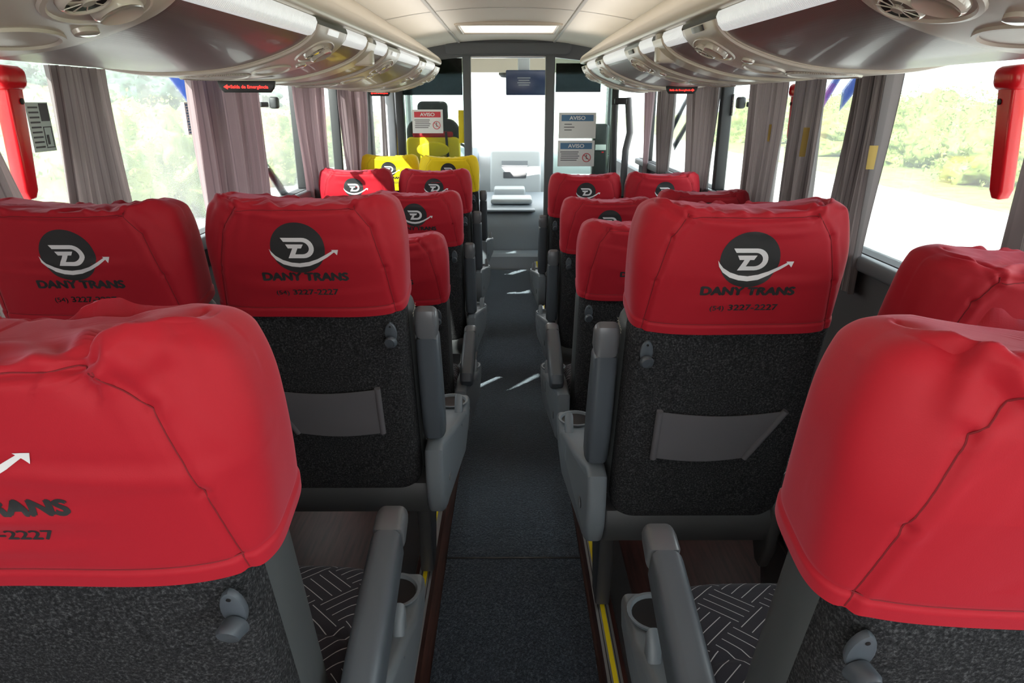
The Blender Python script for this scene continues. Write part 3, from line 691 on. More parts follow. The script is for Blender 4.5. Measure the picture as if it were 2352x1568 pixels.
def rack(sg, sd, ribs, plain, yend):
    t = thing('luggage_rack', 'overhead luggage rack with satin grey doors along the %s windows' % sd, 'luggage rack')
    Ya = Y0
    # carcass: bullnose from the ceiling down to the lamp strip, then a hidden backing
    nose = np.array([(0.76, 1.868), (0.70, 1.835), (0.62, 1.775), (0.545, 1.715), (0.512, 1.690), (0.497, 1.668), (0.496, 1.650), (0.505, 1.640), (0.53, 1.640)])
    ys = list(np.linspace(Ya, yend, 40)); rows = []
    sec = np.array([cr(nose, k) for k in np.linspace(0, 1, 30)])
    for y in ys: rows.append([(sg*p[0], y, p[1]+rack_zoff(y)*min(1, (1.868-p[1])/0.16)) for p in sec])
    for i in range(1, 9):                                        # rounded end
        a = i/8*pi/2; c = np.array([0.80, 1.68]); rows.append([(sg*(c[0]+(p[0]-c[0])*(0.02+0.98*cos(a))), yend+0.22*sin(a), c[1]+(p[1]+rack_zoff(yend)*min(1, (1.868-p[1])/0.16)-c[1])*(0.3+0.7*cos(a))) for p in sec])
    obj('rack_nose', grid_mesh('rack_nose', np.array(rows), ang=60), 'cream', t)
    # backing shell behind doors
    rows = []
    full = np.concatenate([[(0.53, 1.640)], SEC])
    for y in ys: rows.append([rack_pt(sg, k, y, -0.006) for k in np.linspace(0, 1, 40)])
    for i in range(1, 9):
        a = i/8*pi/2; c = np.array([0.86, 1.60]); rows.append([(sg*(c[0]+(abs(p[0])-c[0])*(0.02+0.98*cos(a))), yend+0.22*sin(a), c[1]+(p[2]-c[1])*(0.3+0.7*cos(a))) for p in rows[39]])
    obj('rack_body', grid_mesh('rack_body', np.array(rows), ang=60), 'cream2', t)
    marks = sorted([(y, 'rib') for y in ribs]+[(y, 'plain') for y in plain]); hw = {'rib': 0.165, 'plain': 0.075}
    edges = [Ya]+[v for y, k in marks for v in (y-hw[k], y+hw[k])]+[yend]
    for i in range(0, len(edges), 2):                            # doors between ribs, strip lamp above each
        a, b = edges[i]+0.008, edges[i+1]-0.008
        if b-a < 0.08: continue
        sk = 0.0
        obj('bin_door', rack_patch('bin_door', sg, 0.125, 0.985, a, b, 0.004, 0.012, 34, 24), 'bin', t)
        bm = bmesh.new(); Pg = []
        for y in np.linspace(a+0.004, b-0.004, 12):
            z = rack_zoff(y); Pg.append([(sg*x, y, zz+z) for x, zz in ((0.515, 1.638), (0.506, 1.634), (0.502, 1.622), (0.509, 1.604), (0.520, 1.592), (0.532, 1.590))])
        obj('light_strip', grid_mesh('light_strip', np.array(Pg), ang=60), 'strip', t)
        for e in (a-0.004, b+0.004):
            obj('door_gasket', rack_patch('door_gasket', sg, 0.0, 0.99, e-0.004, e+0.004, 0.0065, 0.008, 30, 4, bev=0.001), 'cream', t)
    for y, k in marks:
        w = hw[k]
        p = obj('service_panel' if k == 'rib' else 'joint_panel', rack_patch('service_panel', sg, 0.0, 0.985, y-w, y+w, 0.014, 0.018, 34, 14), 'cream2' if k == 'rib' else 'cream', t)
        if k == 'plain': continue
        f = 0.014
        obj('display_window', rack_patch('display_window', sg, 0.02, 0.085, y-0.055, y+0.055, f+0.004, 0.006, 4, 4, bev=0.002), 'black' if sg > 0 else 'strip', p)
        pod = [(1.0, f-0.002), (0.97, f+0.004), (0.9, f+0.005), (0.86, f+0.001), (0.0, f+0.0005)]
        oval('lamp_pod', sg, 0.225, y if sg < 0 else y+0.035, 0.075, 0.115, pod, rot=0.0, parent=p, material='cream2')
        yy, yl = (y-0.045, y+0.045) if sg < 0 else (y+0.080, y-0.005); tt = 0.225
        av = oval('air_vent', sg, tt, yy, 0.034, 0.036, [(1.22, f), (1.18, f+0.008), (1.06, f+0.012), (1.0, f+0.011), (0.97, f+0.003)], n=28, parent=p, material='lens')
        oval('vent_throat', sg, tt, yy, 0.0335, 0.0355, [(0.99, f+0.008), (0.9, f+0.003), (0.0, f+0.002)], n=28, parent=av, material='black')
        bm = bmesh.new(); c0 = Vector(rack_pt(sg, tt, yy, f+0.009)); tx = (Vector(rack_pt(sg, tt+0.05, yy, f+0.009))-c0).normalized(); ty = Vector((0, 1, 0))
        for q in range(9):
            a = q*2*pi/9+0.2; d = tx*cos(a)+ty*sin(a); tube_bm(bm, [c0+d*0.006, c0+d*0.033], 0.0009, 6)
        tube_bm(bm, [c0-tx.cross(ty)*0.003, c0+tx.cross(ty)*0.003], 0.009, 14)
        obj('vent_vanes', done(bm, 'vent_vanes'), 'lens', av)
        oval('reading_lamp', sg, tt+0.01, yl, 0.038, 0.042, [(1.1, f), (1.05, f+0.010), (0.92, f+0.014), (0.6, f+0.009), (0.0, f+0.007)], n=28, parent=p, material='lens')
        oval('call_button', sg, 0.345, y+0.085 if sg < 0 else y-0.055, 0.013, 0.024, [(1.1, f), (1.05, f+0.006), (0.7, f+0.008), (0, f+0.008)], n=20, parent=p, material='lens')
        oval('moulded_arch', sg, 0.43, y+0.02, 0.048, 0.095, [(1.0, f-0.002), (0.98, f+0.005), (0.88, f+0.005), (0.84, f+0.001), (0, f+0.001)], n=32, parent=p, material='cream2')
        oval('speaker_grille', sg, 0.60, y-0.03, 0.075, 0.115, [(1.05, f), (1.03, f+0.005), (0.96, f+0.005), (0.94, f+0.002), (0, f+0.002)], n=40, parent=p, material='mesh')
    return t
RL = rack(-1, 'left', [0.0, 1.03, 2.14, 3.24, 4.3, 5.15], [2.72], 5.38)
RR = rack(1, 'right', [-0.1, 0.98, 2.0, 3.06, 4.14, 4.95], [2.53], 5.18)
# boxed cover on the plain joint of each rack
for sg, y, r in ((-1, 2.72, RL), (1, 2.53, RR)):
    obj('joint_box', box('joint_box', (sg*0.556, y+0.05, 1.585), (0.09, 0.07, 0.11), 0.012), 'cream', r)
# lit exit signs hanging under the racks
def exit_sign(loc, w, label, txt, arrow, tilt, rz):
    t = thing('exit_sign', label, 'sign', loc, rz)
    pts = [(-w/2, 0.018), (w/2, 0.018), (w*0.47, -0.006), (w*0.40, -0.020), (-w*0.40, -0.020), (-w*0.47, -0.006)]
    obj('housing', prism('housing', pts, 'y', -0.012, 0.012, 0.004, 2), 'black', t)
    me = text_mesh('lettering', txt, 0.0150*w/0.19, 1.0, 0.0003); o = obj('lettering', me, 'led', t, (0.008*(1 if arrow < 0 else -1), -0.0128, -0.002))
    a = arrow; obj('arrow', template_mesh('arrow', [[(a*w*0.40, 0), (a*w*0.33, 0.008), (a*w*0.33, 0.003), (a*w*0.29, 0.003), (a*w*0.29, -0.003), (a*w*0.33, -0.003), (a*w*0.33, -0.008)]]), 'led', t, (0, -0.0128, -0.002))
    return t
def template_mesh(name, loops):
    bm = poly_bm(loops); me = bpy.data.meshes.new(name)
    for f in bm.faces:
        if f.normal.y > 0: f.normal_flip()
    bm.to_mesh(me); bm.free(); return me
exit_sign((-0.905, 2.52, 1.452), 0.19, 'black exit sign with red lit letters under the left rack, nearest one', 'Saída de Emergência', -1, 0, R(12))
exit_sign((0.90, 3.80, 1.462), 0.165, 'black exit sign with red lit letters under the right rack', 'Saída de Emergência', 1, 0, R(-12))
exit_sign((-0.92, 5.15, 1.462), 0.155, 'small black exit sign with red letters under far end of left rack', 'Saída de Emergência', -1, 0, R(12))

# ------------------------------------------------------------------ curtains
def curtain(sg, ya, yb, yc, yd, label, ztop=1.487, zbot=0.80, pleats=6, seed=0, material='curtain', x=1.132, depth=0.021, tab=None, nu=130):
    """top edge from ya to yb, bottom edge from yc to yd"""
    rng = np.random.default_rng(seed); nv = 40; P = np.zeros((nu, nv, 3)); UV = np.zeros((nu, nv, 2)); ph = rng.uniform(0, 6, 5)
    for i, u in enumerate(np.linspace(0, 1, nu)):
        for j, v in enumerate(np.linspace(0, 1, nv)):
            a = ya+(yc-ya)*smoothstep(v); b = yb+(yd-yb)*smoothstep(v)
            w = u+0.025*sin(2*pi*u*2+ph[0])+0.02*sin(2*pi*u*3+ph[3]+v)
            y = a+(b-a)*w
            dx = depth*(sin(2*pi*pleats*u+ph[1]+0.6*v)+0.45*sin(2*pi*pleats*1.7*u+ph[2]-0.5*v))*(0.75+0.3*sin(3*v+ph[4]))
            P[i, j] = (sg*(x-dx), y, ztop+(zbot-ztop)*v); UV[i, j] = (u*pleats*0.42, v)
    me = grid_mesh('window_curtain', P, uv=UV); o = obj('window_curtain', me, material); tag(o, label, 'curtain', 'pleated curtains along the windows')
    if tab:
        (u, v0, v1) = tab; i = int(u*(nu-1)); rows = []
        for j in range(int(v0*nv), int(v1*nv)+1):
            rows.append([P[min(i+k, nu-1), j]+np.array((-sg*0.004, 0, 0)) for k in range(0, 6)])
        bm = bmesh.new(); bm.from_mesh(grid_mesh('t', np.array(rows))); bmesh.ops.solidify(bm, geom=bm.faces[:], thickness=0.002)
        obj('tieback_tab', done(bm, 'tieback_tab'), 'gold', o)['label'] = 'gold cloth tab'
    return o
curtain(-1, -0.45, 1.565, -0.45, 1.70, 'grey pleated curtain at the far left edge of the photo, by red lever', pleats=22, ztop=1.472, seed=1, nu=420, material='curtain', x=1.125)  # unseen rear stretch added to block stray sun
curtain(-1, 1.79, 2.03, 1.73, 2.07, 'grey pleated curtain behind the red window seat at the left edge', pleats=6, seed=2, material='curtain')
curtain(-1, 2.57, 3.25, 2.58, 3.26, 'mauve pleated curtain with diagonal sun patches, below the nearest left exit sign', pleats=10, seed=3, material='curtain2')
curtain(-1, 3.80, 4.42, 3.92, 4.40, 'mauve pleated curtain behind the sunlit red window seat on the left', pleats=9, seed=4, material='curtain2')
curtain(-1, 4.86, 5.72, 4.95, 5.6, 'pale mauve pleated curtain behind yellow window seat', pleats=9, seed=5, material='curtain2')
curtain(1, 1.20, 1.52, 1.20, 1.515, 'dark grey pleated curtain at the far right edge beside red lever', pleats=5, seed=6, material='curtain', x=1.125)
curtain(1, 2.14, 2.36, 2.18, 2.46, 'wide grey pleated curtain with gold tab, nearest whole one on the right', pleats=7, seed=7, tab=(0.03, 0.30, 0.42))
curtain(1, 2.60, 2.87, 2.60, 2.88, 'grey pleated curtain with gold tab, left of the blue window stripes on right side', pleats=7, seed=8, tab=(0.30, 0.27, 0.40))
curtain(1, 2.95, 3.40, 3.00, 3.36, 'mauve-grey pleated curtain beside the right window latch', pleats=8, seed=9, tab=(0.22, 0.25, 0.36))
curtain(1, 3.90, 4.55, 3.98, 4.45, 'grey pleated curtain under the right exit sign', pleats=8, seed=10)
curtain(1, 4.98, 5.5, 5.05, 5.35, 'narrow grey pleated curtain ahead of the right exit sign', pleats=5, seed=11)
curtain(1, 5.72, 6.02, 5.75, 5.98, 'pale curtain next to the bulkhead grab bar on the right', pleats=4, seed=12, material='curtain2')

# ------------------------------------------------------------------ red emergency levers, window latches, stickers, blue stripes
def lever(sg, y, label, x=1.10, z1=1.478, z0=1.18, tilt=0.0):
    t = thing('emergency_lever', label, 'emergency lever', (sg*x, y, z1)); t.rotation_euler[1] = -sg*tilt
    obj('lever_head', box('lever_head', (0, 0.0, -0.025), (0.055, 0.085, 0.055), 0.02, 4), 'redplastic', t)
    obj('lever_bar', prism('lever_bar', [(-0.028, -0.04), (0.028, -0.04), (0.022, -(z1-z0)+0.02), (0.010, -(z1-z0)), (-0.010, -(z1-z0)), (-0.022, -(z1-z0)+0.02)], 'x', -0.018, 0.018, 0.008, 3), 'redplastic', t)
    obj('screw', lathe('screw', [(0.007, 0), (0.007, 0.002), (0.003, 0.003)], 12), 'black', t, (-sg*0.0185, 0.012, -0.075), (0, -sg*R(90), 0))
lever(-1, 1.665, 'red plastic emergency lever hanging at the left window', x=1.142, tilt=0.05)
lever(1, 1.655, 'red plastic emergency lever hanging at the right window', x=1.142, tilt=0.12)
lever(1, 2.915, 'red emergency lever partly hidden between two curtains on the right', x=1.16, z1=1.47, z0=1.25)
def latch(sg, y, label):
    t = thing('window_latch', label, 'latch', (sg*(XW-0.005), y, 1.39))
    obj('latch_base', box('latch_base', (sg*0.02, 0, 0), (0.03, 0.10, 0.024), 0.006), 'shell', t)
    obj('latch_grip', box('latch_grip', (-sg*0.02, 0.055, 0.008), (0.04, 0.05, 0.055), 0.012), 'shell', t)
latch(-1, 3.47, 'dark plastic latch on the left window glass beside mauve curtain'); latch(1, 3.52, 'dark plastic latch on the right window glass')
GK = 1.056
def sticker(sg, y0, y1, z0, z1, label, rows, c='sign_blue', bgc='paper_white'):
    y0, y1, z0, z1 = y0*GK, y1*GK, 1.4+(z0-1.4)*GK, 1.4+(z1-1.4)*GK
    t = thing('window_sticker', label, 'sticker', (sg*(XW+0.043), (y0+y1)/2, (z0+z1)/2)); w = y1-y0; h = z1-z0
    obj('backing', box('backing', (0, 0, 0), (0.001, w, h)), bgc, t)
    obj('small_print', boxes('small_print', [((-sg*0.0009, w*dy, h*dz), (0.0006, w*lw, h*lh)) for dy, dz, lw, lh in rows]), c, t)
rows = [(0, 0.42-0.085*i, 0.82-0.13*(i % 3), 0.045) for i in range(11)]
sticker(-1, 1.715, 1.80, 1.285, 1.40, 'greenish pictogram sticker on glass beside the left red lever', [(-0.2, 0.40-0.1*i, 0.42, 0.035) for i in range(9)]+[(0.27, 0.30, 0.38, 0.36), (0.27, 0.0, 0.38, 0.02), (0.27, -0.42, 0.38, 0.02), (0.10, -0.2, 0.03, 0.4), (0.44, -0.2, 0.03, 0.4), (0.22, -0.26, 0.10, 0.2)], 'pillar', 'sticker_pale')
sticker(-1, 2.555, 2.615, 1.29, 1.40, 'small blue printed instruction sticker on left window glass by mauve curtain', rows)
sticker(1, 3.70, 3.83, 1.335, 1.44, 'small blue printed instruction sticker on right window glass', rows)
def decal(sg, pts, label, c='decal_blue'):
    pts = [(a*GK, 1.4+(b-1.4)*GK) for a, b in pts]
    o = obj('window_stripe', prism('window_stripe', pts, 'x', sg*(XW+0.050), sg*(XW+0.0515)), c); tag(o, label, 'window graphic', 'diagonal stripes on the window glass')
decal(-1, [(2.40, 1.54), (2.53, 1.54), (2.74, 1.38), (2.66, 1.36)], 'blue diagonal stripe at top of left glass near the nearest exit sign')
decal(-1, [(3.20, 1.18), (3.25, 1.20), (3.66, 0.93), (3.54, 0.93)], 'dark diagonal stripe low on the left glass right of the mauve curtain', 'decal_dark')
decal(-1, [(4.55, 1.54), (4.66, 1.54), (5.10, 1.20), (5.04, 1.16)], 'dark diagonal stripe on left glass between the two farthest curtains', 'decal_dark')
decal(1, [(2.52, 1.44), (2.40, 1.52), (2.30, 1.52), (2.52, 1.37)], 'lower broad blue diagonal stripe on the right glass')
decal(1, [(2.71, 1.40), (2.58, 1.50), (2.52, 1.50), (2.70, 1.34)], 'upper blue diagonal stripe on right glass near a gold-tabbed curtain')
decal(1, [(5.12, 1.24), (4.60, 1.50), (4.52, 1.50), (5.04, 1.20)], 'dark diagonal strip on right glass rising behind the far curtains', 'decal_dark')
decal(1, [(5.02, 1.12), (4.60, 1.32), (4.55, 1.29), (4.95, 1.08)], 'lower dark diagonal strip on right glass behind the far curtains', 'decal_dark')

# ------------------------------------------------------------------ bulkhead and partition
bw = thing('partition_bulkhead', 'dark grey bulkhead with doorway and glass panels before the cab', 'partition', (0, YB, 0))
def top_arc(x): return ceil_z(min(abs(x), 0.9))+0.02
pts = [(-1.0, 1.70)]+[(x, top_arc(x)) for x in np.linspace(-1.0, 1.0, 25)]+[(1.0, 1.70), (0.315, 1.775), (-0.335, 1.775)]
obj('header', prism('header', pts, 'y', 0.0, 0.10, 0.0), 'bulk', bw)
obj('header_pad', prism('header_pad', [(-0.52, 1.885), (0.50, 1.885), (0.535, 1.86), (0.52, 1.80), (0.49, 1.785), (-0.51, 1.785), (-0.54, 1.80), (-0.555, 1.86)], 'y', -0.03, 0.01, 0.012, 3), 'bulk', bw)
obj('door_lintel', box('door_lintel', *span(-0.33, 0.31, 0.0, 0.08, 1.762, 1.782), 0.006), 'alu', bw)
for n, x0, x1, m_ in (('doorway_post', -0.405, -0.335, 'bulk'), ('doorway_post', 0.315, 0.395, 'bulk'), ('outer_post', -1.09, -1.01, 'post'), ('outer_post', -1.00, -0.93, 'pillar'), ('outer_post', 0.90, 0.96, 'pillar')):
    obj(n, box(n, *span(x0, x1, -0.01, 0.08, -0.15, 1.80), 0.012), m_, bw)
obj('lower_panel', boxes('lower_panel', [span(-1.15, -0.40, 0.02, 0.06, -0.2, 0.88)]), 'body_dark', bw)
obj('lower_panel', boxes('lower_panel', [span(0.39, 1.15, 0.02, 0.06, -0.2, 0.62)]), 'body_dark', bw)
obj('glass_panel', box('g', *span(-0.94, -0.40, 0.03, 0.036, 0.87, 1.76)), 'tinted', bw)
obj('glass_panel', box('g', *span(0.39, 0.91, 0.03, 0.036, 0.61, 1.76)), 'tinted', bw)
obj('tint_band', box('g', *span(0.405, 0.80, 0.024, 0.029, 1.485, 1.72)), 'dark_tint', bw)['label'] = 'dark tint band'
obj('tint_band', box('g', *span(-0.93, -0.41, 0.024, 0.029, 1.46, 1.76)), 'dark_tint', bw)['label'] = 'dark tint band'
obj('yellow_marker', box('y', *span(-0.452, -0.398, 0.012, 0.022, 1.055, 1.335), 0.002), 'yline', bw)
def notice(loc, w, h, label, band, lines, ring):
    t = thing('warning_notice', label, 'sign', loc)
    obj('sheet', box('sheet', (0, 0, 0), (w, 0.003, h)), 'paper_white', t)
    obj('title_band', box('title_band', (0, -0.002, h*0.29), (w*0.86, 0.0015, h*0.24)), band, t)
    obj('title', bold_mesh('title', 'AVISO', h*0.20, 1.15, h*0.008), 'paper_white', t, (0, -0.0032, h*0.285))
    obj('body_text', boxes('body_text', [((-w*0.10+w*dx, -0.002, h*dz), (w*lw, 0.001, h*0.035)) for dx, dz, lw in lines]), 'sign_text', t)
    if ring:
        bm = bmesh.new(); r = h*0.16; tube_bm(bm, [(w*0.29+r*cos(a), -0.003, -h*0.16+r*sin(a)) for a in np.linspace(0, 2*pi, 29)], h*0.014, 6, False)
        tube_bm(bm, [(w*0.29-r*0.7, -0.003, -h*0.16+r*0.7), (w*0.29+r*0.7, -0.003, -h*0.16-r*0.7)], h*0.012, 6)
        obj('ban_ring', done(bm, 'ban_ring'), 'sign_red', t)
        obj('ban_figure', boxes('f', [((w*0.285, -0.002, -h*0.15), (h*0.035, 0.001, h*0.13)), ((w*0.31, -0.002, -h*0.20), (h*0.09, 0.001, h*0.03)), ((w*0.285, -0.002, -h*0.065), (h*0.045, 0.001, h*0.04))]), 'sign_text', t)
LN = [(-0.08, 0.06, 0.5), (-0.08, -0.02, 0.46), (-0.06, -0.10, 0.5), (-0.08, -0.18, 0.48), (-0.10, -0.26, 0.44)]
notice((-0.726, YB+0.020, 1.24), 0.272, 0.20, 'white notice with red title band on the left partition glass', 'sign_red', LN, True)
notice((0.605, YB+0.020, 1.205), 0.33, 0.22, 'upper white notice with blue title band on right partition glass', 'sign_blue', [(-0.15, 0.05, 0.2), (-0.12, -0.06, 0.28), (-0.15, -0.17, 0.2)], False)
notice((0.600, YB+0.020, 0.965), 0.33, 0.225, 'lower white notice with blue title band and red ring on right partition glass', 'sign_blue', LN, True)
# grab bars at the entry
gb = thing('grab_bar', 'dark grey cranked grab bar at the right of the partition, with clamp', 'grab bar', (0, YB-0.08, 0))
obj('bar', tube('bar', [(1.03, 0, 1.44), (1.035, 0, 1.38), (1.06, 0, 1.15), (1.03, 0, 1.0), (1.02, 0, 0.60)], [0.028, 0.030, 0.030, 0.03, 0.03], 14), 'bulk', gb)
obj('bar', tube('bar', [(0.915, 0, 1.38), (0.92, 0, 1.20), (0.935, 0, 0.60)], 0.027, 14), 'bulk2', gb)
obj('clamp', box('clamp', (0.965, -0.01, 1.41), (0.11, 0.05, 0.055), 0.015), 'pillar', gb)

# ------------------------------------------------------------------ cab
st = obj('cab_step', prism('cab_step', [(YB+0.085, -0.16), (YB+0.085, 0.005), (YB+0.11, 0.03), (YB+0.28, 0.03), (YB+0.28, -0.16)], 'x', -0.33, 0.33, 0.01, 2), 'cab'); tag(st, 'blue-grey step at the end of the aisle carpet', 'step')
ec = thing('engine_cover', 'blue-grey moulded engine cover beyond the aisle doorway', 'engine cover', (0, YB+0.285, 0))
obj('cover_body', prism('cover_body', [(0.0, 0.04), (0.02, 0.25), (0.06, 0.36), (0.14, 0.405), (0.5, 0.43), (1.0, 0.43), (1.25, 0.44), (1.25, -0.158), (0.0, -0.158)], 'x', -0.42, 0.42, 0.04, 4), 'cab', ec)
obj('cover_lip', box('cover_lip', (0, 0.10, 0.405), (0.50, 0.12, 0.022), 0.01), 'cab', ec)
obj('tray', box('tray', (0.02, 0.5, 0.455), (0.42, 0.36, 0.05), 0.02), 'cab2', ec)
obj('tray', box('tray', (0.0, 1.0, 0.48), (0.34, 0.3, 0.08), 0.02), 'cab2', ec)
struct(obj('floor_cab', box('floor', *span(-1.2, 1.2, YB+0.05, 9.0, -0.30, -0.16)), 'shell'))
da = thing('dashboard', 'pale dashboard with central console under the windscreen', 'dashboard', (0, 8.35, 0))
obj('dash_body', prism('dash_body', [(-0.25, 0.5), (-0.22, 0.62), (-0.05, 0.78), (0.10, 0.84), (0.60, 0.80), (0.62, 0.2), (-0.2, 0.2)], 'x', -1.15, 1.15, 0.04, 4), 'cab2', da)
obj('console', prism('console', [(-0.42, 0.35), (-0.40, 0.60), (-0.26, 0.86), (-0.16, 0.90), (0.1, 0.88), (0.1, 0.35)], 'x', -0.22, 0.36, 0.03, 3), 'cab2', da)
obj('radio', box('radio', (0.06, -0.335, 0.74), (0.30, 0.02, 0.07), 0.006, 3, Matrix.Rotation(R(-28), 3, 'X')), 'post', da)
obj('switch_panel', box('switch_panel', (0.06, -0.395, 0.62), (0.26, 0.02, 0.07), 0.006, 3, Matrix.Rotation(R(-6), 3, 'X')), 'bulk', da)
obj('instrument_hood', prism('instrument_hood', [(-0.30, 0.76), (-0.12, 0.90), (0.05, 0.90), (0.05, 0.7)], 'x', -0.88, -0.36, 0.04, 4), 'cab', da)
bm = bmesh.new(); tube_bm(bm, [(-0.62+0.22*cos(a), 7.62+0.10*sin(a), 0.80+0.19*sin(a)) for a in np.linspace(0, 2*pi, 33)], 0.015, 8, False)
tube_bm(bm, [(-0.82, 7.62, 0.80), (-0.42, 7.62, 0.80)], 0.018, 8); tube_bm(bm, [(-0.62, 7.62, 0.80), (-0.62, 8.02, 0.66)], 0.03, 10)
tag(obj('steering_wheel', done(bm, 'steering_wheel'), 'bulk2'), 'dark steering wheel before the driver seat', 'steering wheel')
# driver's seat seen through the left glass
ds = thing('driver_seat', 'driver seat with yellow and red cover behind the left partition glass', 'seat', (-0.745, 6.95, 0))
def rr_prism(name, hw, z0, z1, y0, y1, r, m_, par):
    pts = []
    for cx, cz, a0 in ((hw-r, z0+r, -pi/2), (hw-r, z1-r, 0), (-hw+r, z1-r, pi/2), (-hw+r, z0+r, pi)):
        for a in np.linspace(a0, a0+pi/2, 7): pts.append((cx+r*cos(a), cz+r*sin(a)))
    return obj(name, prism(name, pts, 'y', y0, y1, 0.025, 3), m_, par)
rr_prism('seat_back', 0.255, 0.45, 1.25, -0.02, 0.12, 0.12, 'body_dark', ds)
rr_prism('yellow_cover', 0.26, 0.84, 1.085, -0.035, 0.11, 0.05, 'yellow', ds)
rr_prism('red_band', 0.20, 1.075, 1.135, -0.036, 0.08, 0.025, 'red', ds)
rr_prism('headrest', 0.145, 1.22, 1.41, 0.0, 0.11, 0.05, 'body_dark', ds)
obj('lumbar_cushion', prism('lumbar_cushion', [(0.16*cos(a), 0.965+0.075*sin(a)) for a in np.linspace(0, 2*pi, 25)[:-1]], 'y', -0.075, -0.03, 0.02, 3), 'yellow', ds)
obj('belt', tube('belt', [(0.13, -0.04, 1.13), (0.14, -0.045, 0.95), (0.15, -0.04, 0.86)], 0.012, 8), 'body_dark', ds)
obj('pedestal', box('pedestal', (0, 0.2, 0.15), (0.3, 0.3, 0.62), 0.03), 'shell', ds); obj('seat_cushion', box('seat_cushion', (0, 0.27, 0.50), (0.48, 0.5, 0.12), 0.04), 'body_dark', ds)
# courier seat: bare black back just behind the right partition
cs = thing('courier_seat', 'bare black seat back ahead of the front right red seat, strap hanging', 'seat', (0.595, 5.50, 0))
rr_prism('seat_back', 0.255, 0.25, 0.835, 0.0, 0.11, 0.12, 'body_dark', cs)
obj('seat_cushion', box('seat_cushion', (0, 0.30, 0.26), (0.46, 0.42, 0.10), 0.04), 'body_dark', cs); obj('pedestal', box('pedestal', (0, 0.3, 0.08), (0.34, 0.3, 0.30), 0.02), 'shell', cs)
obj('belt_stalk', tube('belt_stalk', [(-0.275, 0.0, 0.18), (-0.285, -0.02, 0.42), (-0.275, -0.02, 0.62)], 0.014, 8), 'black', cs)
obj('belt_strap', tube('belt_strap', [(-0.26, -0.02, 0.48), (-0.275, -0.03, 0.35), (-0.255, -0.03, 0.2), (-0.27, -0.02, 0.1)], 0.010, 8), 'black', cs)
# screen, mirror and visors below the cab roof
sc = thing('ceiling_screen', 'dark navy monitor hanging in the cab above the windscreen', 'monitor', (0.165, 7.3, 1.585))
obj('casing', box('casing', (0, 0, 0), (0.40, 0.05, 0.235), 0.012), 'navy', sc); obj('bracket', box('bracket', (-0.02, 0.05, 0.245), (0.12, 0.05, 0.26), 0.01), 'cab2', sc)
obj('screen_sticker', boxes('s', [((-0.02, -0.0265, 0.0+0.022*i), (0.13-0.02*(i % 2), 0.001, 0.008)) for i in range(-1, 3)]), 'post', sc)
struct(obj('ceiling_cab', boxes('c', [span(-1.2, 1.2, YB+0.10, 8.3, 1.96, 2.02)]), 'headliner'))
struct(obj('trim_front', boxes('c', [span(-1.16, 1.16, 7.78, 8.32, 1.70, 1.955)]), 'cream'))
mr = tag(obj('dome_speaker', lathe('d', [(0.075, 0), (0.075, 0.02), (0.05, 0.045), (0.0015, 0.05)], 24), 'bulk2', None, (-0.04, 7.92, 1.6995), (R(180), 0, 0)), 'round dark dome under the cab front header seen through doorway', 'dome')
# cab side walls and windscreen
for sg, sd in ((-1, 'left'), (1, 'right')):
    struct(obj('wall_cab_'+sd, boxes('w', [span(sg*XW, sg*(XW+0.06), YB, 8.85, -0.30, 0.80), span(sg*XW, sg*(XW+0.06), YB, 8.85, 1.66, 2.0), span(sg*XW, sg*(XW+0.06), 8.55, 8.75, 0.8, 1.66)]), 'bulk2'))
    wn += 1; struct(obj('window_%d' % wn, box('g', *span(sg*(XW+0.03), sg*(XW+0.034), YB, 8.6, 0.78, 1.68)), 'glass'))
wn += 1; struct(obj('window_%d' % wn, prism('g', [(8.86, 0.5), (8.866, 0.5), (8.45, 2.0), (8.444, 2.0)], 'x', -1.17, 1.17), 'screen'))
struct(obj('wall_front', box('w', *span(-1.2, 1.2, 8.8, 8.9, -0.3, 0.5)), 'bulk2'))
# curtain of the driver's window, seen dark through the left glass
curtain(-1, 6.50, 6.95, 6.5, 6.85, 'dark gathered curtain in the driver cab behind the left partition glass', ztop=1.70, zbot=0.7, pleats=6, seed=21, material='curtain', x=1.145)
# ticket machine behind the right glass
tm = thing('validator_machine', 'black ticket validator behind the right partition glass beside notices', 'machine', (0.86, 6.75, 0.0))
obj('casing', box('casing', (0, 0, 0.95), (0.15, 0.14, 0.52), 0.03), 'black', tm); obj('display', box('display', (0, -0.072, 1.0), (0.10, 0.004, 0.05), 0.001), 'paper_white', tm); obj('lamp', box('lamp', (0.02, -0.072, 0.955), (0.02, 0.004, 0.012), 0.001), 'redplastic', tm); obj('stand', box('stand', (0, 0, 0.27), (0.06, 0.06, 0.86), 0.01), 'shell', tm)

# ------------------------------------------------------------------ seats
ZF = 0.0895; ZN = -0.0105
GA = None
seat((-0.468, 0.525, 1.100), 1, 'red-covered seat nearest the camera on the left, cover badly rumpled on top', arm=14, seed=11, near=True, zfloor=ZF, nu=340, rough=1.4, xw=1.13, ox=-0.013, oz=0.010,
     folds=[((0.145, 0.236), (0.178, 0.325), 0.012, 0.014), ((0.15, 0.238), (0.235, 0.30), 0.010, 0.013), ((0.10, 0.25), (0.145, 0.34), 0.009, 0.014), ((-0.12, 0.27), (0.08, 0.31), 0.008, 0.016), ((0.16, 0.225), (0.20, 0.245), 0.007, 0.011)])
seat((-0.428, 1.382, 1.104), 1, 'red-covered aisle seat second on the left, raised armrest, whole phone number showing', arm=103, seed=12, xw=0.97, near=True, zfloor=ZF, nu=300)
seat((-0.880, 1.360, 1.094), 1, 'red-covered window seat at the left edge, beside the second left aisle seat', window=True, seed=13, near=True, zfloor=ZF, nu=280)
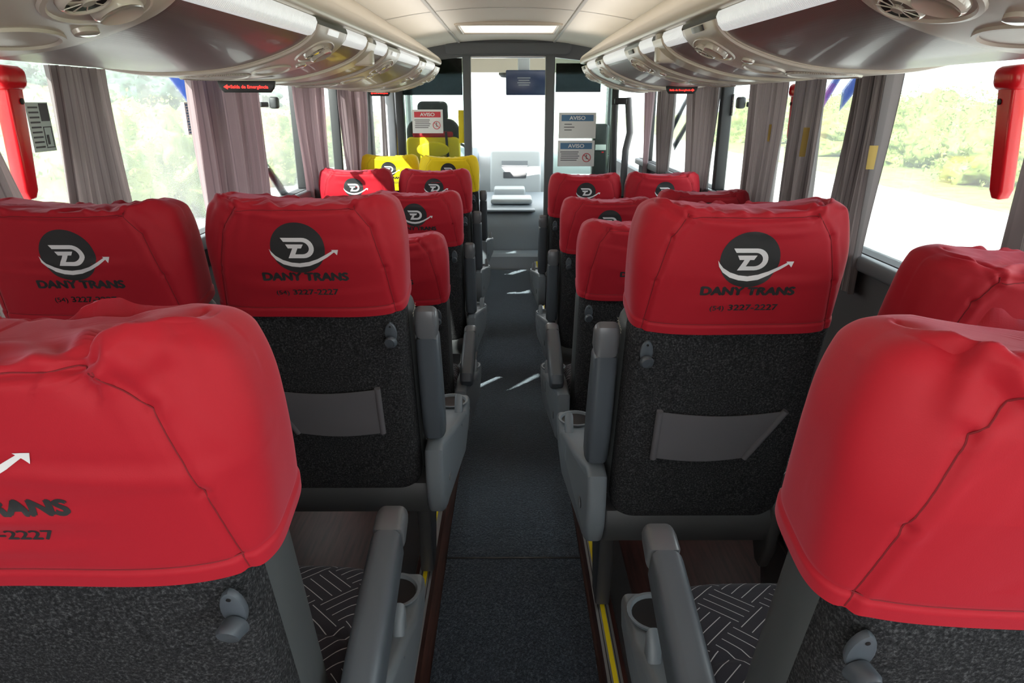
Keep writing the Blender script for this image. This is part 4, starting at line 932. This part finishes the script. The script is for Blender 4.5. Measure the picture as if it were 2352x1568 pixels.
seat((-0.432, 2.330, 0.850), 1, 'red-covered third left aisle seat, lowest one, mostly hidden with lowered armrest', arm=14, seed=14, zfloor=ZN, nu=180)
seat((-0.432, 3.143, 0.897), 1, 'red-covered fourth left aisle seat, peeking past the second with part of its lettering', arm=100, seed=15, zfloor=ZN, nu=150)
seat((-0.434, 4.019, 0.918), 1, 'red-covered fifth left aisle seat, directly behind a yellow one', arm=100, seed=16, zfloor=ZN, nu=130)
seat((-0.432, 4.975, 0.925), 1, 'yellow-covered seat beside the aisle', cover='yellow', arm=100, seed=17, zfloor=ZN, nu=120)
seat((-0.885, 3.967, 0.925), 1, 'red-covered left window seat with blazing sunlight on its top', window=True, seed=18, zfloor=ZN, nu=130)
seat((-0.880, 5.130, 0.922), 1, 'yellow-covered seat by the left window', window=True, cover='yellow', seed=19, zfloor=ZN, nu=120)
seat((0.508, 0.455, 1.110), -1, 'red-covered seat nearest the camera on the right, huge plain side of its cover', arm=14, seed=21, near=True, zfloor=ZF, nu=340, rough=1.3, xw=1.13, ox=0.02,
     folds=[((-0.06, 0.30), (0.10, 0.335), 0.010, 0.016), ((-0.175, 0.21), (-0.165, 0.29), 0.007, 0.012), ((-0.10, 0.25), (-0.02, 0.33), 0.009, 0.014), ((-0.145, 0.235), (-0.215, 0.29), 0.006, 0.012)])
seat((0.440, 1.244, 1.110), -1, 'red-covered aisle seat second on the right, large logo and whole phone number showing', arm=103, seed=22, xw=0.96, near=True, zfloor=ZF, nu=300)
seat((0.886, 1.05, 1.045), -1, 'red-covered reclined window seat at the right edge, logo cut by the frame', window=True, seed=23, near=True, zfloor=ZF, nu=260, theta=R(22), xw=1.04, folds=[((-0.12, 0.265), (0.0, 0.34), 0.006, 0.012), ((-0.02, 0.26), (0.02, 0.34), 0.004, 0.010)])
seat((0.432, 2.113, 0.930), -1, 'red-covered third right aisle seat, half hidden, only one letter showing', arm=14, seed=24, zfloor=ZN, nu=180)
seat((0.446, 3.069, 0.878), -1, 'red-covered fourth right aisle seat, only the top of its dark disc showing', arm=100, seed=25, zfloor=ZN, nu=150)
seat((0.441, 4.007, 0.895), -1, 'red-covered front right aisle seat before the bare black seat back', arm=100, seed=26, zfloor=ZN, nu=130)
seat((0.890, 3.108, 0.906), -1, 'red-covered right window seat of which only the cover top shows', window=True, seed=27, zfloor=ZN, nu=140)
seat((0.884, 3.960, 0.905), -1, 'red-covered front window seat on the right, logo half hidden', window=True, seed=28, zfloor=ZN, nu=130)

# ------------------------------------------------------------------ outside
def blob_mass(name, centers, seed, leaf_n, lsize, material):
    """lumpy crowns with loose leaf tufts, in one mesh"""
    rng = np.random.default_rng(seed); bm = bmesh.new(); LV = []
    from mathutils import noise as mn
    for (x, y, z, rx, rz) in centers:
        b = bmesh.new(); bmesh.ops.create_icosphere(b, subdivisions=5, radius=1)
        for v in b.verts:
            k = 1+0.30*mn.noise(v.co*2.1+Vector((x, y, z)))+0.20*mn.noise(v.co*5.3+Vector((y, x, z)))+0.12*mn.noise(v.co*12)
            v.co = Vector((x+v.co.x*k*rx, y+v.co.y*k*rx, z+v.co.z*k*rz))
        merge(bm, b)
        d = rng.normal(size=(leaf_n, 3)); d /= np.linalg.norm(d, axis=1, keepdims=True); k = rng.uniform(0.80, 1.38, (leaf_n, 1))
        c = np.array((x, y, z))+d*k*np.array((rx, rx, rz)); u = rng.normal(size=(leaf_n, 3)); w = rng.normal(size=(leaf_n, 3)); sz = lsize*rng.uniform(0.4, 1.3, (leaf_n, 1))
        u *= sz/np.linalg.norm(u, axis=1, keepdims=True); w *= 0.6*sz/np.linalg.norm(w, axis=1, keepdims=True)
        LV.append(np.stack([c-u, c+w, c+u, c-w], 1).reshape(-1, 3))
    LV = np.concatenate(LV); lm = bpy.data.meshes.new('t'); lm.from_pydata(LV.tolist(), [], np.arange(len(LV)).reshape(-1, 4).tolist()); bm.from_mesh(lm); bpy.data.meshes.remove(lm)
    me = bpy.data.meshes.new(name); bm.to_mesh(me); bm.free(); smooth(me, 180); return obj(name, me, material)
rng = np.random.default_rng(5); GZ = -1.55
g = obj('ground_outside', box('g', (0, 20, GZ-0.1), (400, 400, 0.2)), 'road'); struct(g)
def hill(name, sg, x0, x1, h, label):
    P = np.array([[(sg*(x0+(x1-x0)*u), -60+220*v, GZ+0.02+h*smoothstep(u)*(0.75+0.25*sin(v*9+u*3)+0.1*sin(v*23)) if u > 0 else GZ) for v in np.linspace(0, 1, 40)] for u in np.linspace(0, 1, 24)])
    o = obj(name, grid_mesh(name, P), 'meadow'); return struct(o)
hill('ground_hillside_left', -1, 9, 90, 9.0, '')
hill('ground_hillside_right', 1, 14, 90, 3.0, '')
C_ = []
for i in range(34):
    x = -rng.uniform(40, 70); y = rng.uniform(10, 130); C_.append((x, y, rng.uniform(1.0, 4.0), rng.uniform(4, 7), rng.uniform(3, 4.5)))
o = blob_mass('wooded_hillside', C_, 3, 1500, 0.22, 'leaf_far'); tag(o, 'hazy wooded hillside beyond the left windows', 'trees', kind='stuff')
C_ = [(-rng.uniform(9, 14), rng.uniform(5, 45), rng.uniform(-1.4, -0.4), rng.uniform(1.2, 2.2), rng.uniform(1.0, 1.9)) for i in range(26)]
o = blob_mass('roadside_bushes', C_, 4, 3000, 0.055, 'leaf'); tag(o, 'pale sunlit bushes close outside the left windows', 'bushes', kind='stuff')
C_ = [(rng.uniform(18, 27), rng.uniform(8, 60), rng.uniform(-1.0, 0.0), rng.uniform(1.8, 3.0), rng.uniform(1.4, 2.4)) for i in range(26)]+[(19, 17.5, 0.3, 1.3, 2.3), (19.2, 17.7, 1.9, 0.8, 1.3)]
o = blob_mass('roadside_trees', C_, 6, 3000, 0.085, 'leaf'); tag(o, 'pale sunlit trees across the road outside the right windows', 'trees', kind='stuff')
